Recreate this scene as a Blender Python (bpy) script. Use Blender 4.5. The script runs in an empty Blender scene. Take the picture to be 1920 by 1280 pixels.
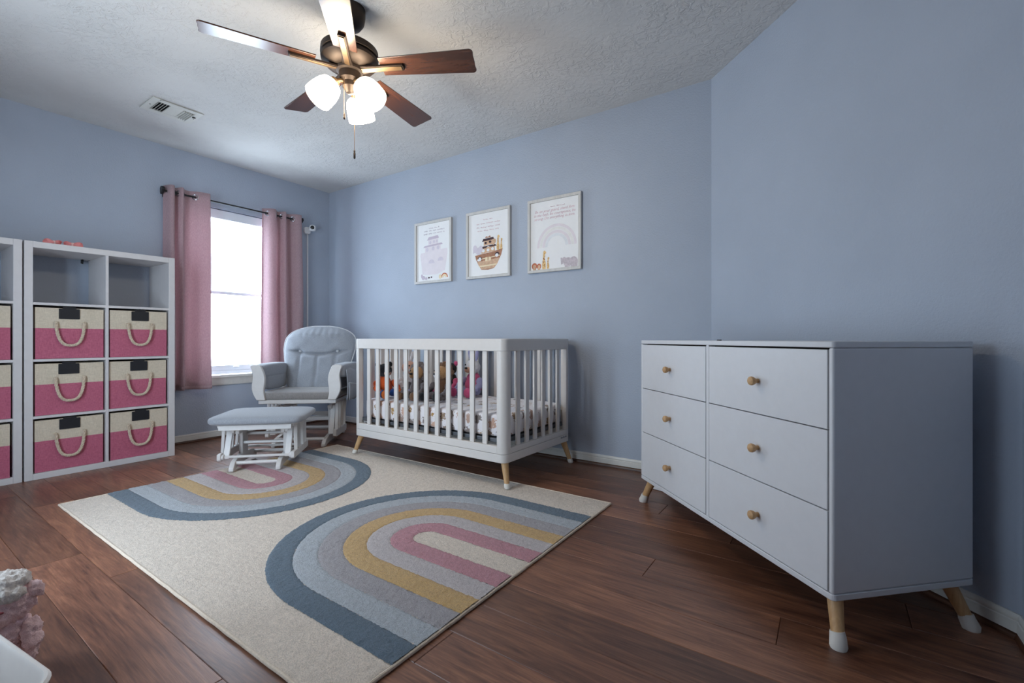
import bpy, bmesh, math, random
import numpy as np
from mathutils import Vector, Matrix

random.seed(7); rng = np.random.default_rng(7)
PI = math.pi
scene = bpy.context.scene
COL = scene.collection

# ------------------------------------------------------------------ camera
EYE = 0.87; YAW = 34.55
cam_d = bpy.data.cameras.new('camera'); cam = bpy.data.objects.new('camera', cam_d); COL.objects.link(cam)
cam.location = (0, 0, EYE); cam.rotation_euler = (PI/2, 0, math.radians(YAW))
cam_d.sensor_width = 36.0; cam_d.lens = 866/1920*36; cam_d.shift_y = -4.5/1920; cam_d.clip_start = 0.02
scene.camera = cam

# ------------------------------------------------------------------ light and exposure
SKY = 14.0
SHADE_GLOW = 38.0
world = bpy.data.worlds.new('world'); scene.world = world; world.use_nodes = True
bg = world.node_tree.nodes['Background']
bg.inputs[0].default_value = (0.74, 0.87, 1.0, 1); bg.inputs[1].default_value = SKY
vs = scene.view_settings
vs.view_transform = 'Standard'; vs.look = 'None'; vs.gamma = 1; vs.exposure = 0.12; vs.use_curve_mapping = False
scene.cycles.max_bounces = 12; scene.cycles.diffuse_bounces = 6; scene.cycles.glossy_bounces = 4
scene.cycles.transparent_max_bounces = 12
scene.cycles.caustics_reflective = False; scene.cycles.caustics_refractive = False
scene.cycles.sample_clamp_indirect = 6

WX, BY, RX, FY, H = -4.44, 2.98, 0.457, -0.35, 2.44      # left wall, back wall, right wall, wall behind the camera, ceiling
CNX, CNY = -0.59, 1.933                                    # the diagonal wall runs from (CNX, BY) to (RX, CNY)
WY0, WY1, WZ0, WZ1 = 1.58, 2.44, 0.555, 2.02               # window opening
DX0, DX1, DZ = -2.85, -1.95, 2.03                            # unseen glazed opening, added behind the camera for fill daylight

def portal(name, loc, rot, sx, sy):
    l = bpy.data.lights.new(name, 'AREA'); l.shape = 'RECTANGLE'; l.size = sx; l.size_y = sy
    l.cycles.is_portal = True
    o = bpy.data.objects.new(name, l); COL.objects.link(o); o.location = loc; o.rotation_euler = rot
portal('window_portal', (WX-0.16, (WY0+WY1)/2, (WZ0+WZ1)/2), (0, -PI/2, 0), WZ1-WZ0, WY1-WY0)
portal('fill_opening_portal', ((DX0+DX1)/2, FY-0.13, DZ/2), (PI/2, 0, 0), DX1-DX0, DZ)  # samples the sky through the added fill opening

# ------------------------------------------------------------------ materials
def lin(r, g, b):
    f = lambda c: (c/255/12.92) if c/255 <= .04045 else ((c/255+.055)/1.055)**2.4
    return (f(r), f(g), f(b), 1)

class NT:
    def __init__(s, name):
        s.m = bpy.data.materials.new(name); s.m.use_nodes = True; s.t = s.m.node_tree
        s.b = s.t.nodes['Principled BSDF']; s.out = s.t.nodes['Material Output']
    def n(s, typ, **kw):
        nd = s.t.nodes.new(typ)
        for k, v in kw.items():
            if k.startswith('i_'):
                key = k[2:]; key = int(key) if key.isdigit() else key
                nd.inputs[key].default_value = v
            else: setattr(nd, k, v)
        return nd
    def l(s, a, b): s.t.links.new(a, b)
    def coords(s, kind='Object', scale=(1, 1, 1), rnd=False):
        tc = s.n('ShaderNodeTexCoord'); mp = s.n('ShaderNodeMapping'); mp.inputs['Scale'].default_value = scale
        s.l(tc.outputs[kind], mp.inputs[0])
        if rnd:
            oi = s.n('ShaderNodeObjectInfo'); mu = s.n('ShaderNodeMath', operation='MULTIPLY'); mu.inputs[1].default_value = 37.0
            s.l(oi.outputs['Random'], mu.inputs[0])
            cb = s.n('ShaderNodeCombineXYZ')
            for i in range(3): s.l(mu.outputs[0], cb.inputs[i])
            s.l(cb.outputs[0], mp.inputs['Location'])
        return mp.outputs[0]
    def noise(s, co, scale, detail=3, rough=.55, dist=0):
        n = s.n('ShaderNodeTexNoise'); n.inputs['Scale'].default_value = scale; n.inputs['Detail'].default_value = detail
        n.inputs['Roughness'].default_value = rough; n.inputs['Distortion'].default_value = dist
        s.l(co, n.inputs['Vector']); return n.outputs['Fac']
    def ramp(s, fac, stops):
        r = s.n('ShaderNodeValToRGB'); e = r.color_ramp.elements
        while len(e) < len(stops): e.new(0.5)
        for el, (p, c) in zip(e, stops): el.position = p; el.color = c
        s.l(fac, r.inputs[0]); return r.outputs[0]
    def bump(s, h, strength=.3, dist=.002, normal=None):
        b = s.n('ShaderNodeBump'); b.inputs['Strength'].default_value = strength; b.inputs['Distance'].default_value = dist
        s.l(h, b.inputs['Height'])
        if normal: s.l(normal, b.inputs['Normal'])
        s.l(b.outputs[0], s.b.inputs['Normal']); return b.outputs[0]
    def set(s, **kw):
        for k, v in kw.items(): s.b.inputs[k.replace('_', ' ')].default_value = v
        return s

def plain(name, rgb, rough=.5, var=.04, scale=30, bump=0, bscale=200, bdist=.001, **kw):
    """a paint, plastic or wood tone with a faint mottling"""
    t = NT(name); c = lin(*rgb); co = t.coords()
    lo = tuple(max(0, x*(1-var)) for x in c[:3])+(1,); hi = tuple(min(1, x*(1+var)) for x in c[:3])+(1,)
    t.l(t.ramp(t.noise(co, scale), [(.3, lo), (.7, hi)]), t.b.inputs['Base Color'])
    if bump: t.bump(t.noise(co, bscale, 2), bump, bdist)
    t.set(Roughness=rough, **kw); return t.m

def fabric(name, rgb, rgb2=None, weave=700, rough=.95, bump=.5, fuzz=.3, rnd=True):
    """woven cloth: fine warp and weft from two crossed wave textures"""
    t = NT(name); co = t.coords(rnd=rnd); c = lin(*rgb); c2 = lin(*(rgb2 or [x*.82 for x in rgb]))
    n1 = t.noise(t.coords(scale=(1, .12, 1), rnd=rnd), weave, 2); n2 = t.noise(t.coords(scale=(.3, 1, .12), rnd=rnd), weave, 2)
    mx = t.n('ShaderNodeMath', operation='ADD'); t.l(n1, mx.inputs[0]); t.l(n2, mx.inputs[1])
    hf = t.n('ShaderNodeMath', operation='MULTIPLY'); hf.inputs[1].default_value = .5; t.l(mx.outputs[0], hf.inputs[0])
    t.l(t.ramp(hf.outputs[0], [(.35, c2), (.65, c)]), t.b.inputs['Base Color'])
    t.bump(hf.outputs[0], bump, .0008)
    t.set(Roughness=rough, Sheen_Weight=fuzz, Specular_IOR_Level=.15); return t.m

def wood(name, dark, light, rough=.4, along='x', scale=9, rnd=True, bump=.25, spec=.5):
    t = NT(name)
    st = {'x': (.13, 1, 1), 'y': (1, .13, 1), 'z': (1, 1, .13)}[along]
    co = t.coords(scale=st, rnd=rnd)
    g = t.noise(co, scale, 6, .6, 1.6); f = t.noise(co, scale*9, 3, .6)
    mx = t.n('ShaderNodeMix', data_type='FLOAT'); mx.inputs[0].default_value = .35
    t.l(g, mx.inputs[2]); t.l(f, mx.inputs[3])
    t.l(t.ramp(mx.outputs[0], [(.34, lin(*dark)), (.66, lin(*light))]), t.b.inputs['Base Color'])
    t.bump(mx.outputs[0], bump, .001)
    t.set(Roughness=rough, Specular_IOR_Level=spec); return t.m

def emission(name, rgb, strength):
    t = NT(name); e = t.n('ShaderNodeEmission'); e.inputs[0].default_value = rgb; e.inputs[1].default_value = strength
    t.l(e.outputs[0], t.out.inputs[0]); return t.m

def mat_wall():
    t = NT('blue_grey_wall_paint'); co = t.coords()
    a = lin(164, 173, 187); b = lin(169, 178, 192)
    t.l(t.ramp(t.noise(co, 2.5), [(.3, a), (.7, b)]), t.b.inputs['Base Color'])
    t.bump(t.noise(co, 95, 3, .6), .55, .004); t.set(Roughness=.62); return t.m

def mat_ceiling():
    t = NT('textured_ceiling_paint'); co = t.coords()
    t.l(t.ramp(t.noise(co, 3), [(.3, lin(205, 203, 200)), (.7, lin(212, 210, 207))]), t.b.inputs['Base Color'])
    h = t.ramp(t.noise(co, 26, 4, .62, .8), [(.44, (0, 0, 0, 1)), (.58, (1, 1, 1, 1))])
    big = t.ramp(t.noise(co, 3.2, 2), [(.38, (.15, .15, .15, 1)), (.62, (1, 1, 1, 1))])
    mu = t.n('ShaderNodeMix', data_type='RGBA', blend_type='MULTIPLY'); mu.inputs[0].default_value = 1
    t.l(h, mu.inputs[6]); t.l(big, mu.inputs[7])
    t.bump(mu.outputs[2], .45, .008); t.set(Roughness=.85, Specular_IOR_Level=.2); return t.m

def mat_floor():
    t = NT('dark_brown_wood_plank')
    oi = t.n('ShaderNodeObjectInfo')
    co = t.coords(scale=(.12, 1, 1), rnd=True)
    g = t.noise(co, 13, 8, .68, 3.2); f = t.noise(t.coords(scale=(.05, 1, 1), rnd=True), 150, 3, .65); big = t.noise(t.coords(scale=(.5, 1, 1), rnd=True), 3.4, 3)
    mx = t.n('ShaderNodeMix', data_type='FLOAT'); mx.inputs[0].default_value = .38
    t.l(g, mx.inputs[2]); t.l(f, mx.inputs[3])
    mx2 = t.n('ShaderNodeMix', data_type='FLOAT'); mx2.inputs[0].default_value = .3
    t.l(mx.outputs[0], mx2.inputs[2]); t.l(big, mx2.inputs[3])
    c = t.ramp(mx2.outputs[0], [(.36, lin(70, 43, 33)), (.5, lin(116, 77, 58)), (.64, lin(156, 108, 81))])
    hs = t.n('ShaderNodeHueSaturation')
    mr = t.n('ShaderNodeMapRange'); mr.inputs[3].default_value = .72; mr.inputs[4].default_value = 1.25
    t.l(oi.outputs['Random'], mr.inputs[0]); t.l(mr.outputs[0], hs.inputs['Value']); t.l(c, hs.inputs['Color'])
    t.l(hs.outputs[0], t.b.inputs['Base Color'])
    t.bump(mx2.outputs[0], .35, .0015)
    t.set(Roughness=.36, Specular_IOR_Level=.5); return t.m

def mat_pile(name, rgb, var=.26):
    t = NT(name); co = t.coords(); c = lin(*rgb)
    lo = tuple(x*(1-var) for x in c[:3])+(1,); hi = tuple(min(1, x*(1+var*.8)) for x in c[:3])+(1,)
    n = t.noise(co, 260, 3, .7); n2 = t.noise(co, 38, 2)
    mx = t.n('ShaderNodeMix', data_type='FLOAT'); mx.inputs[0].default_value = .15; t.l(n, mx.inputs[2]); t.l(n2, mx.inputs[3])
    t.l(t.ramp(mx.outputs[0], [(.36, lo), (.64, hi)]), t.b.inputs['Base Color'])
    t.bump(n, .8, .005); t.set(Roughness=1.0, Specular_IOR_Level=.05, Sheen_Weight=.25); return t.m

def mat_sheet():
    """white fitted sheet printed with small ochre and grey animal blots"""
    t = NT('printed_crib_sheet'); co = t.coords()
    v = t.n('ShaderNodeTexVoronoi'); v.inputs['Scale'].default_value = 13; v.inputs['Randomness'].default_value = .55; t.l(co, v.inputs['Vector'])
    n = t.noise(co, 75, 3)
    ad = t.n('ShaderNodeMath', operation='ADD'); t.l(v.outputs['Distance'], ad.inputs[0])
    mn = t.n('ShaderNodeMath', operation='MULTIPLY'); mn.inputs[1].default_value = .9; t.l(n, mn.inputs[0]); t.l(mn.outputs[0], ad.inputs[1])
    mask = t.ramp(ad.outputs[0], [(.80, (1, 1, 1, 1)), (.86, (0, 0, 0, 1))])
    tint = t.ramp(v.outputs['Color'], [(.25, lin(168, 132, 80)), (.5, lin(120, 112, 110)), (.75, lin(196, 160, 140))])
    mx = t.n('ShaderNodeMix', data_type='RGBA'); t.l(mask, mx.inputs[0])
    mx.inputs[6].default_value = lin(226, 222, 224); t.l(tint, mx.inputs[7]); t.l(mx.outputs[2], t.b.inputs['Base Color'])
    t.bump(t.noise(co, 14, 3), .35, .01); t.set(Roughness=.95, Sheen_Weight=.2); return t.m

def mat_curtain():
    t = NT('pink_curtain_cloth'); co = t.coords(scale=(1, 1, .15))
    c = t.ramp(t.noise(co, 420, 2), [(.35, lin(186, 156, 161)), (.65, lin(203, 175, 179))])
    t.l(c, t.b.inputs['Base Color']); t.set(Roughness=.95, Sheen_Weight=.3, Specular_IOR_Level=.1)
    tr = t.n('ShaderNodeBsdfTranslucent'); t.l(c, tr.inputs[0])
    mx = t.n('ShaderNodeMixShader'); mx.inputs[0].default_value = .28
    t.l(t.b.outputs[0], mx.inputs[1]); t.l(tr.outputs[0], mx.inputs[2]); t.l(mx.outputs[0], t.out.inputs[0]); return t.m

def mat_glass():
    t = NT('window_glass'); tr = t.n('ShaderNodeBsdfTransparent'); tr.inputs[0].default_value = (.97, .985, 1, 1)
    gl = t.n('ShaderNodeBsdfGlossy'); gl.inputs['Roughness'].default_value = .02
    mx = t.n('ShaderNodeMixShader'); mx.inputs[0].default_value = .05
    t.l(tr.outputs[0], mx.inputs[1]); t.l(gl.outputs[0], mx.inputs[2]); t.l(mx.outputs[0], t.out.inputs[0]); return t.m

M = {
 'wall': mat_wall(), 'ceiling': mat_ceiling(), 'floor': mat_floor(), 'subfloor': plain('dark_subfloor', (30, 20, 16), .9),
 'shoe': wood('brown_shoe_molding', (48, 28, 20), (92, 58, 38), .4, 'x'),
 'trim': plain('white_trim_paint', (214, 212, 206), .4),
 'white': plain('white_satin_lacquer', (212, 213, 216), .38, .015),
 'crib_white': plain('warm_white_lacquer', (216, 211, 206), .4, .015),
 'shelf_white': plain('white_foil_board', (205, 202, 202), .45, .02),
 'chair_white': plain('white_painted_wood', (206, 203, 200), .4, .03),
 'vinyl': plain('white_window_vinyl', (225, 230, 236), .35, .01),
 'beech': wood('pale_beech_wood', (176, 134, 88), (208, 170, 124), .5, 'z', 14),
 'cap': plain('white_rubber_cap', (218, 214, 206), .6),
 'black': plain('matte_black_metal', (22, 22, 24), .45),
 'tag': plain('black_leather_tag', (20, 22, 28), .5, .15, 90, .3, 400),
 'tag_edge': plain('dark_stitching', (40, 44, 52), .7),
 'bronze': plain('oil_rubbed_bronze', (54, 44, 38), .48, .12, 25, Metallic=.6),
 'brass': plain('aged_brass', (128, 104, 78), .38, .08, Metallic=.8),
 'blade': wood('walnut_blade_veneer', (50, 29, 22), (88, 53, 37), .24, 'x', 8, spec=.95),
 'lamp_glass': emission('lit_frosted_glass', (1.0, .84, .62, 1), SHADE_GLOW),
 'silver': plain('brushed_silver', (190, 192, 198), .25, .04, Metallic=.9),
 'curtain': mat_curtain(), 'glass': mat_glass(), 'sheet': mat_sheet(),
 'pink_bin': fabric('rose_pink_linen', (194, 110, 132), (162, 84, 106), 420),
 'cream_bin': fabric('cream_canvas', (214, 202, 182), (190, 178, 158), 420),
 'rope': fabric('cotton_rope', (216, 200, 178), (180, 162, 140), 300),
 'grey_cloth': fabric('grey_upholstery', (160, 164, 170), (136, 140, 148), 520),
 'grey_cloth_dark': fabric('grey_brown_upholstery', (150, 146, 144), (126, 122, 120), 520),
 'piping': fabric('pale_piping', (206, 208, 210), (190, 192, 196), 500),
 'pile_cream': mat_pile('cream_rug_pile', (214, 200, 185)),
 'pile_navy': mat_pile('slate_blue_rug_pile', (92, 107, 120)),
 'pile_sky': mat_pile('pale_blue_rug_pile', (168, 173, 178)),
 'pile_lilac': mat_pile('lilac_grey_rug_pile', (158, 153, 155)),
 'pile_gold': mat_pile('mustard_rug_pile', (192, 158, 106)),
 'pile_grey': mat_pile('pale_grey_rug_pile', (186, 177, 176)),
 'pile_pink': mat_pile('dusty_pink_rug_pile', (182, 130, 138)),
 'binding': fabric('beige_rug_binding', (216, 201, 183), (196, 180, 160), 300),
 'steel': plain('grey_bed_frame_steel', (96, 100, 106), .45, .05, Metallic=.5),
 'frame_grey': wood('whitewashed_frame_wood', (188, 186, 182), (206, 204, 200), .55, 'z', 20, bump=.1),
 'paper': plain('white_print_paper', (232, 232, 232), .7, .01),
 'vent_dark': plain('dark_duct', (14, 13, 12), .9),
 'vent_paint': plain('ivory_vent_enamel', (206, 204, 196), .45, .02),
 'plastic': plain('white_plastic', (226, 226, 226), .35, .01),
 'plastic_warm': plain('warm_white_plastic', (220, 214, 208), .4, .02),
 'lens': plain('black_lens', (10, 10, 14), .15),
}

# ------------------------------------------------------------------ mesh helpers
class MB:
    def __init__(s): s.v = []; s.f = []
    def add(s, v, f):
        b = len(s.v); s.v += [tuple(p) for p in v]; s.f += [tuple(i+b for i in q) for q in f]; return s
    def box(s, x0, x1, y0, y1, z0, z1):
        return s.add([(x0,y0,z0),(x1,y0,z0),(x1,y1,z0),(x0,y1,z0),(x0,y0,z1),(x1,y0,z1),(x1,y1,z1),(x0,y1,z1)],
                     [(0,3,2,1),(4,5,6,7),(0,1,5,4),(1,2,6,5),(2,3,7,6),(3,0,4,7)])
    def cbox(s, c, d): return s.box(c[0]-d[0]/2, c[0]+d[0]/2, c[1]-d[1]/2, c[1]+d[1]/2, c[2]-d[2]/2, c[2]+d[2]/2)
    def prism(s, poly, a, b, axis='z'):
        n = len(poly)
        def P(p, h): return {'z': (p[0], p[1], h), 'y': (p[0], h, p[1]), 'x': (h, p[0], p[1])}[axis]
        v = [P(p, a) for p in poly]+[P(p, b) for p in poly]
        f = [tuple(range(n-1, -1, -1)), tuple(range(n, 2*n))]+[(i, (i+1) % n, n+(i+1) % n, n+i) for i in range(n)]
        return s.add(v, f)
    def tube(s, path, r, seg=10, closed=False, caps=True):
        pts = [Vector(p) for p in path]; n = len(pts); rs = r if hasattr(r, '__len__') else [r]*n
        v = []; up = None
        for i, p in enumerate(pts):
            t = (pts[(i+1) % n]-pts[i-1]) if closed else (pts[min(i+1, n-1)]-pts[max(i-1, 0)])
            t.normalize()
            if up is None:
                up = Vector((0, 0, 1)) if abs(t.z) < .9 else Vector((1, 0, 0))
            a = up-t*up.dot(t); a.normalize(); up = a; b = t.cross(a)
            for k in range(seg):
                w = 2*PI*k/seg; v.append(p+(a*math.cos(w)+b*math.sin(w))*rs[i])
        f = []
        for i in range(n if closed else n-1):
            j = (i+1) % n
            for k in range(seg): f.append((i*seg+k, i*seg+(k+1) % seg, j*seg+(k+1) % seg, j*seg+k))
        if caps and not closed: f += [tuple(range(seg-1, -1, -1)), tuple((n-1)*seg+k for k in range(seg))]
        return s.add(v, f)
    def lathe(s, prof, seg=24, mat=None):
        v = []; f = []
        for r, z in prof:
            for k in range(seg): v.append(Vector((r*math.cos(2*PI*k/seg), r*math.sin(2*PI*k/seg), z)))
        n = len(prof)
        for i in range(n-1):
            for k in range(seg): f.append((i*seg+k, i*seg+(k+1) % seg, (i+1)*seg+(k+1) % seg, (i+1)*seg+k))
        f += [tuple(range(seg-1, -1, -1)), tuple((n-1)*seg+k for k in range(seg))]
        if mat: v = [mat @ p for p in v]
        return s.add(v, f)
    def sup(s, c, d, e=.35, nu=28, nv=16, mat=None, ev=None):
        """superellipsoid: a pillow-edged block, e 1 = ellipsoid, small e = box"""
        sg = lambda w, m: math.copysign(abs(w)**m, w)
        v = []; f = []; ev = ev or e
        for j in range(nv+1):
            ph = -PI/2+PI*j/nv
            for i in range(nu):
                th = 2*PI*i/nu
                p = Vector((c[0]+d[0]/2*sg(math.cos(ph), ev)*sg(math.cos(th), e), c[1]+d[1]/2*sg(math.cos(ph), ev)*sg(math.sin(th), e), c[2]+d[2]/2*sg(math.sin(ph), ev)))
                v.append(mat @ p if mat else p)
        for j in range(nv):
            for i in range(nu): f.append((j*nu+i, j*nu+(i+1) % nu, (j+1)*nu+(i+1) % nu, (j+1)*nu+i))
        return s.add(v, f)
    def ell(s, c, d, mat=None, nu=20, nv=12): return s.sup(c, d, 1, nu, nv, mat)
    def grid(s, fn, nu, nv):
        v = [fn(i/nu, j/nv) for j in range(nv+1) for i in range(nu+1)]
        f = [(j*(nu+1)+i, j*(nu+1)+i+1, (j+1)*(nu+1)+i+1, (j+1)*(nu+1)+i) for j in range(nv) for i in range(nu)]
        return s.add(v, f)
    def xf(s, mat): s.v = [tuple(mat @ Vector(p)) for p in s.v]; return s
    def mesh(s, name, smooth=True, ang=.6):
        me = bpy.data.meshes.new(name); me.from_pydata(s.v, [], s.f); me.validate()
        bm = bmesh.new(); bm.from_mesh(me); bmesh.ops.remove_doubles(bm, verts=bm.verts, dist=1e-6)
        bmesh.ops.recalc_face_normals(bm, faces=bm.faces); bm.to_mesh(me); bm.free()
        if smooth:
            me.polygons.foreach_set('use_smooth', [True]*len(me.polygons)); me.set_sharp_from_angle(angle=ang)
        me.update(); return me
    def build(s, name, mat, parent=None, bevel=0, loc=None, rot=None, smooth=True, ang=.6, seg=2):
        return link(name, s.mesh(name, smooth, ang), mat, parent, bevel, loc, rot, seg)

def link(name, me, mat, parent=None, bevel=0, loc=None, rot=None, seg=2):
    if mat is not None and not me.materials: me.materials.append(M[mat] if isinstance(mat, str) else mat)
    o = bpy.data.objects.new(name, me); COL.objects.link(o)
    if parent: o.parent = parent
    if loc: o.location = loc
    if rot: o.rotation_euler = rot
    if bevel:
        b = o.modifiers.new('edge', 'BEVEL'); b.width = bevel; b.segments = seg; b.limit_method = 'ANGLE'; b.angle_limit = .6
        b.harden_normals = False
    return o

def tag(o, label, cat, group=None):
    o['label'] = label; o['category'] = cat
    if group: o['group'] = group
    return o
def thing(name, label, cat, loc=(0, 0, 0), rz=0, group=None):
    o = bpy.data.objects.new(name, None); COL.objects.link(o); o.location = loc; o.rotation_euler = (0, 0, rz)
    o.empty_display_size = .1
    return tag(o, label, cat, group)
def struct(o): o['kind'] = 'structure'; return o
def copy_tree(o, parent=None):
    c = o.copy(); COL.objects.link(c); c.parent = parent
    for ch in list(o.children): copy_tree(ch, c)
    return c
def T(x=0, y=0, z=0): return Matrix.Translation((x, y, z))
def RX_(a): return Matrix.Rotation(a, 4, 'X')
def RY_(a): return Matrix.Rotation(a, 4, 'Y')
def RZ_(a): return Matrix.Rotation(a, 4, 'Z')
def rrect(x0, x1, y0, y1, r, n=6):
    out = []
    for cx, cy, a in ((x1-r, y1-r, 0), (x0+r, y1-r, 90), (x0+r, y0+r, 180), (x1-r, y0+r, 270)):
        for k in range(n+1):
            w = math.radians(a+90*k/n); out.append((cx+r*math.cos(w), cy+r*math.sin(w)))
    return out
def text_mesh(body, size, mat, name, parent, mtx, shear=0, align='CENTER', space=1.0, extrude=.0002):
    cu = bpy.data.curves.new(name, 'FONT'); cu.body = body; cu.size = size; cu.shear = shear; cu.align_x = align
    cu.space_line = space; cu.extrude = extrude; cu.resolution_u = 2
    to = bpy.data.objects.new(name, cu); COL.objects.link(to)
    dg = bpy.context.evaluated_depsgraph_get(); me = bpy.data.meshes.new_from_object(to.evaluated_get(dg))
    bpy.data.objects.remove(to); me.transform(mtx); me.materials.clear()
    return link(name, me, mat, parent)

# ================================================================== the setting
# floor: slab with single planks
PW, PL = 0.159, 1.22
fl_ob = struct(MB().box(WX-.14, RX+.14, FY-.14, BY+.14, -.06, -.0125).build('floor', 'subfloor', smooth=False))
def plank_mesh():
    b = .0016; w = PW-.0008; l = PL-.0010; z0, z1 = -.012, 0
    v = [(0,0,z0),(l,0,z0),(l,w,z0),(0,w,z0),(0,0,z1-b),(l,0,z1-b),(l,w,z1-b),(0,w,z1-b),(b,b,z1),(l-b,b,z1),(l-b,w-b,z1),(b,w-b,z1)]
    f = [(0,3,2,1),(0,1,5,4),(1,2,6,5),(2,3,7,6),(3,0,4,7),(4,5,9,8),(5,6,10,9),(6,7,11,10),(7,4,8,11),(8,9,10,11)]
    return MB().add(v, f).mesh('plank', False)
pm = plank_mesh(); pm.materials.append(M['floor'])
y0 = 0.397-PW*6; row = 0
while y0 < BY+.02:
    x = WX-.1-random.random()*PL*.9 if row != 4 else WX-.4
    while x < RX+.1:
        xa = max(x, WX-.12); xb = min(x+PL, RX+.12)
        # the corner behind the diagonal wall needs no boards
        if xb-xa > .03 and not (xa+y0 > 2.60):
            p = bpy.data.objects.new('plank', pm); COL.objects.link(p); p.parent = fl_ob
            p.location = (xa, y0, 0); p.scale.x = (xb-xa)/PL
        x += PL
    y0 += PW; row += 1

# walls
w = MB()
w.box(WX-.14, WX, FY-.14, WY0, 0, H); w.box(WX-.14, WX, WY1, BY+.14, 0, H)
w.box(WX-.14, WX, WY0, WY1, 0, WZ0-.02); w.box(WX-.14, WX, WY0, WY1, WZ1, H)
struct(w.build('wall_left', 'wall', smooth=False))
struct(MB().box(WX, CNX+.06, BY, BY+.14, 0, H).build('wall_back', 'wall', smooth=False))
dg = .0990
struct(MB().prism([(CNX, BY), (RX, CNY), (RX+.14, CNY+.0), (RX+.14, CNY+.06), (CNX+.06, BY+.14)], 0, H).build('wall_corner', 'wall', smooth=False))
struct(MB().box(RX, RX+.14, FY-.14, CNY, 0, H).build('wall_right', 'wall', smooth=False))
w = MB(); w.box(WX, DX0, FY-.14, FY, 0, H); w.box(DX1, RX, FY-.14, FY, 0, H); w.box(DX0, DX1, FY-.14, FY, DZ, H)
struct(w.build('wall_front', 'wall', smooth=False))
# invented glazed door behind the camera, added to let in fill daylight
d1 = struct(MB().box(DX0, DX1, FY-.12, FY-.07, 0, .1).box(DX0, DX1, FY-.12, FY-.07, DZ-.08, DZ).box(DX0, DX0+.07, FY-.12, FY-.07, .1, DZ-.08)
            .box(DX1-.07, DX1, FY-.12, FY-.07, .1, DZ-.08).box((DX0+DX1)/2-.05, (DX0+DX1)/2+.05, FY-.12, FY-.07, .1, DZ-.08).build('added_fill_door', 'vinyl', bevel=.004))
MB().box(DX0+.07, (DX0+DX1)/2-.05, FY-.098, FY-.092, .1, DZ-.08).build('pane', 'glass', d1)
MB().box((DX0+DX1)/2+.05, DX1-.07, FY-.098, FY-.092, .1, DZ-.08).build('pane', 'glass', d1)
struct(MB().box(WX-.14, RX+.14, FY-.14, BY+.14, H, H+.1).build('ceiling', 'ceiling', smooth=False))

# baseboards with a routed top and a brown shoe molding in front of them
def baseboard(name, ax, ay, bx, by):
    d = Vector((bx-ax, by-ay, 0)); L = d.length; rz = math.atan2(d.y, d.x)
    # local x along the wall, local +y into the room
    prof = [(0, .019), (.012, .019), (.012, .050), (.009, .053), (.0105, .056), (.0095, .066), (.005, .072), (0, .072)]
    o = struct(MB().prism([(y, z) for y, z in prof], 0, L, 'x').build(name, 'trim', loc=(ax, ay, 0), rot=(0, 0, rz)))
    sp = [(0, 0), (.017, 0)]+[(.004+.013*math.cos(a), .006+.013*math.sin(a)) for a in [k*PI/12 for k in range(7)]]+[(0, .019)]
    MB().prism(sp, 0, L, 'x').build('shoe_molding', 'shoe', o)
baseboard('baseboard_back', CNX, BY, WX, BY)
baseboard('baseboard_left', WX, BY, WX, FY)
baseboard('baseboard_corner', RX, CNY, CNX, BY)
baseboard('baseboard_right', RX, FY, RX, CNY)

# window
win = struct(bpy.data.objects.new('window_1', None)); COL.objects.link(win); win.location = (WX, (WY0+WY1)/2, WZ0)
ww = (WY1-WY0)/2; wh = WZ1-WZ0
def ring(x0, x1, ya, yb, za, zb, t, tb=None, tt=None):
    tb = tb or t; tt = tt or t
    return MB().box(x0, x1, ya, yb, za, za+tb).box(x0, x1, ya, yb, zb-tt, zb).box(x0, x1, ya, ya+t, za+tb, zb-tt).box(x0, x1, yb-t, yb, za+tb, zb-tt)
ring(-.13, -.06, -ww, ww, 0, wh, .03).build('window_frame', 'vinyl', win, .003)
ring(-.12, -.095, -ww+.03, ww-.03, wh*.5-.008, wh-.03, .035, .022).build('upper_sash', 'vinyl', win, .003)
ring(-.092, -.067, -ww+.03, ww-.03, .03, wh*.5+.012, .035, .045, .022).build('lower_sash', 'vinyl', win, .003)
MB().box(-.110, -.106, -ww+.065, ww-.065, wh*.5+.015, wh-.065).build('pane', 'glass', win)
MB().box(-.081, -.077, -ww+.065, ww-.065, .075, wh*.5-.015).build('pane', 'glass', win)
MB().box(-.055, -.015, -ww+.004, ww-.004, wh-.085, wh-.004).build('blind_headrail', 'vinyl', win, .006)
MB().box(-.06, .032, -ww-.03, ww+.03, -.028, 0).build('window_sill', 'trim', win, .006)
MB().prism([(0, -.09), (.012, -.09), (.018, -.075), (.018, -.05), (.028, -.028), (0, -.028)], -ww-.03, ww+.03, 'x').xf(Matrix(((0, 1, 0, 0), (1, 0, 0, 0), (0, 0, 1, 0), (0, 0, 0, 1)))).build('apron', 'trim', win)
MB().sup((-.058, .05, .062), (.02, .05, .014), .6).build('sash_lock', 'vinyl', win)

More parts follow.
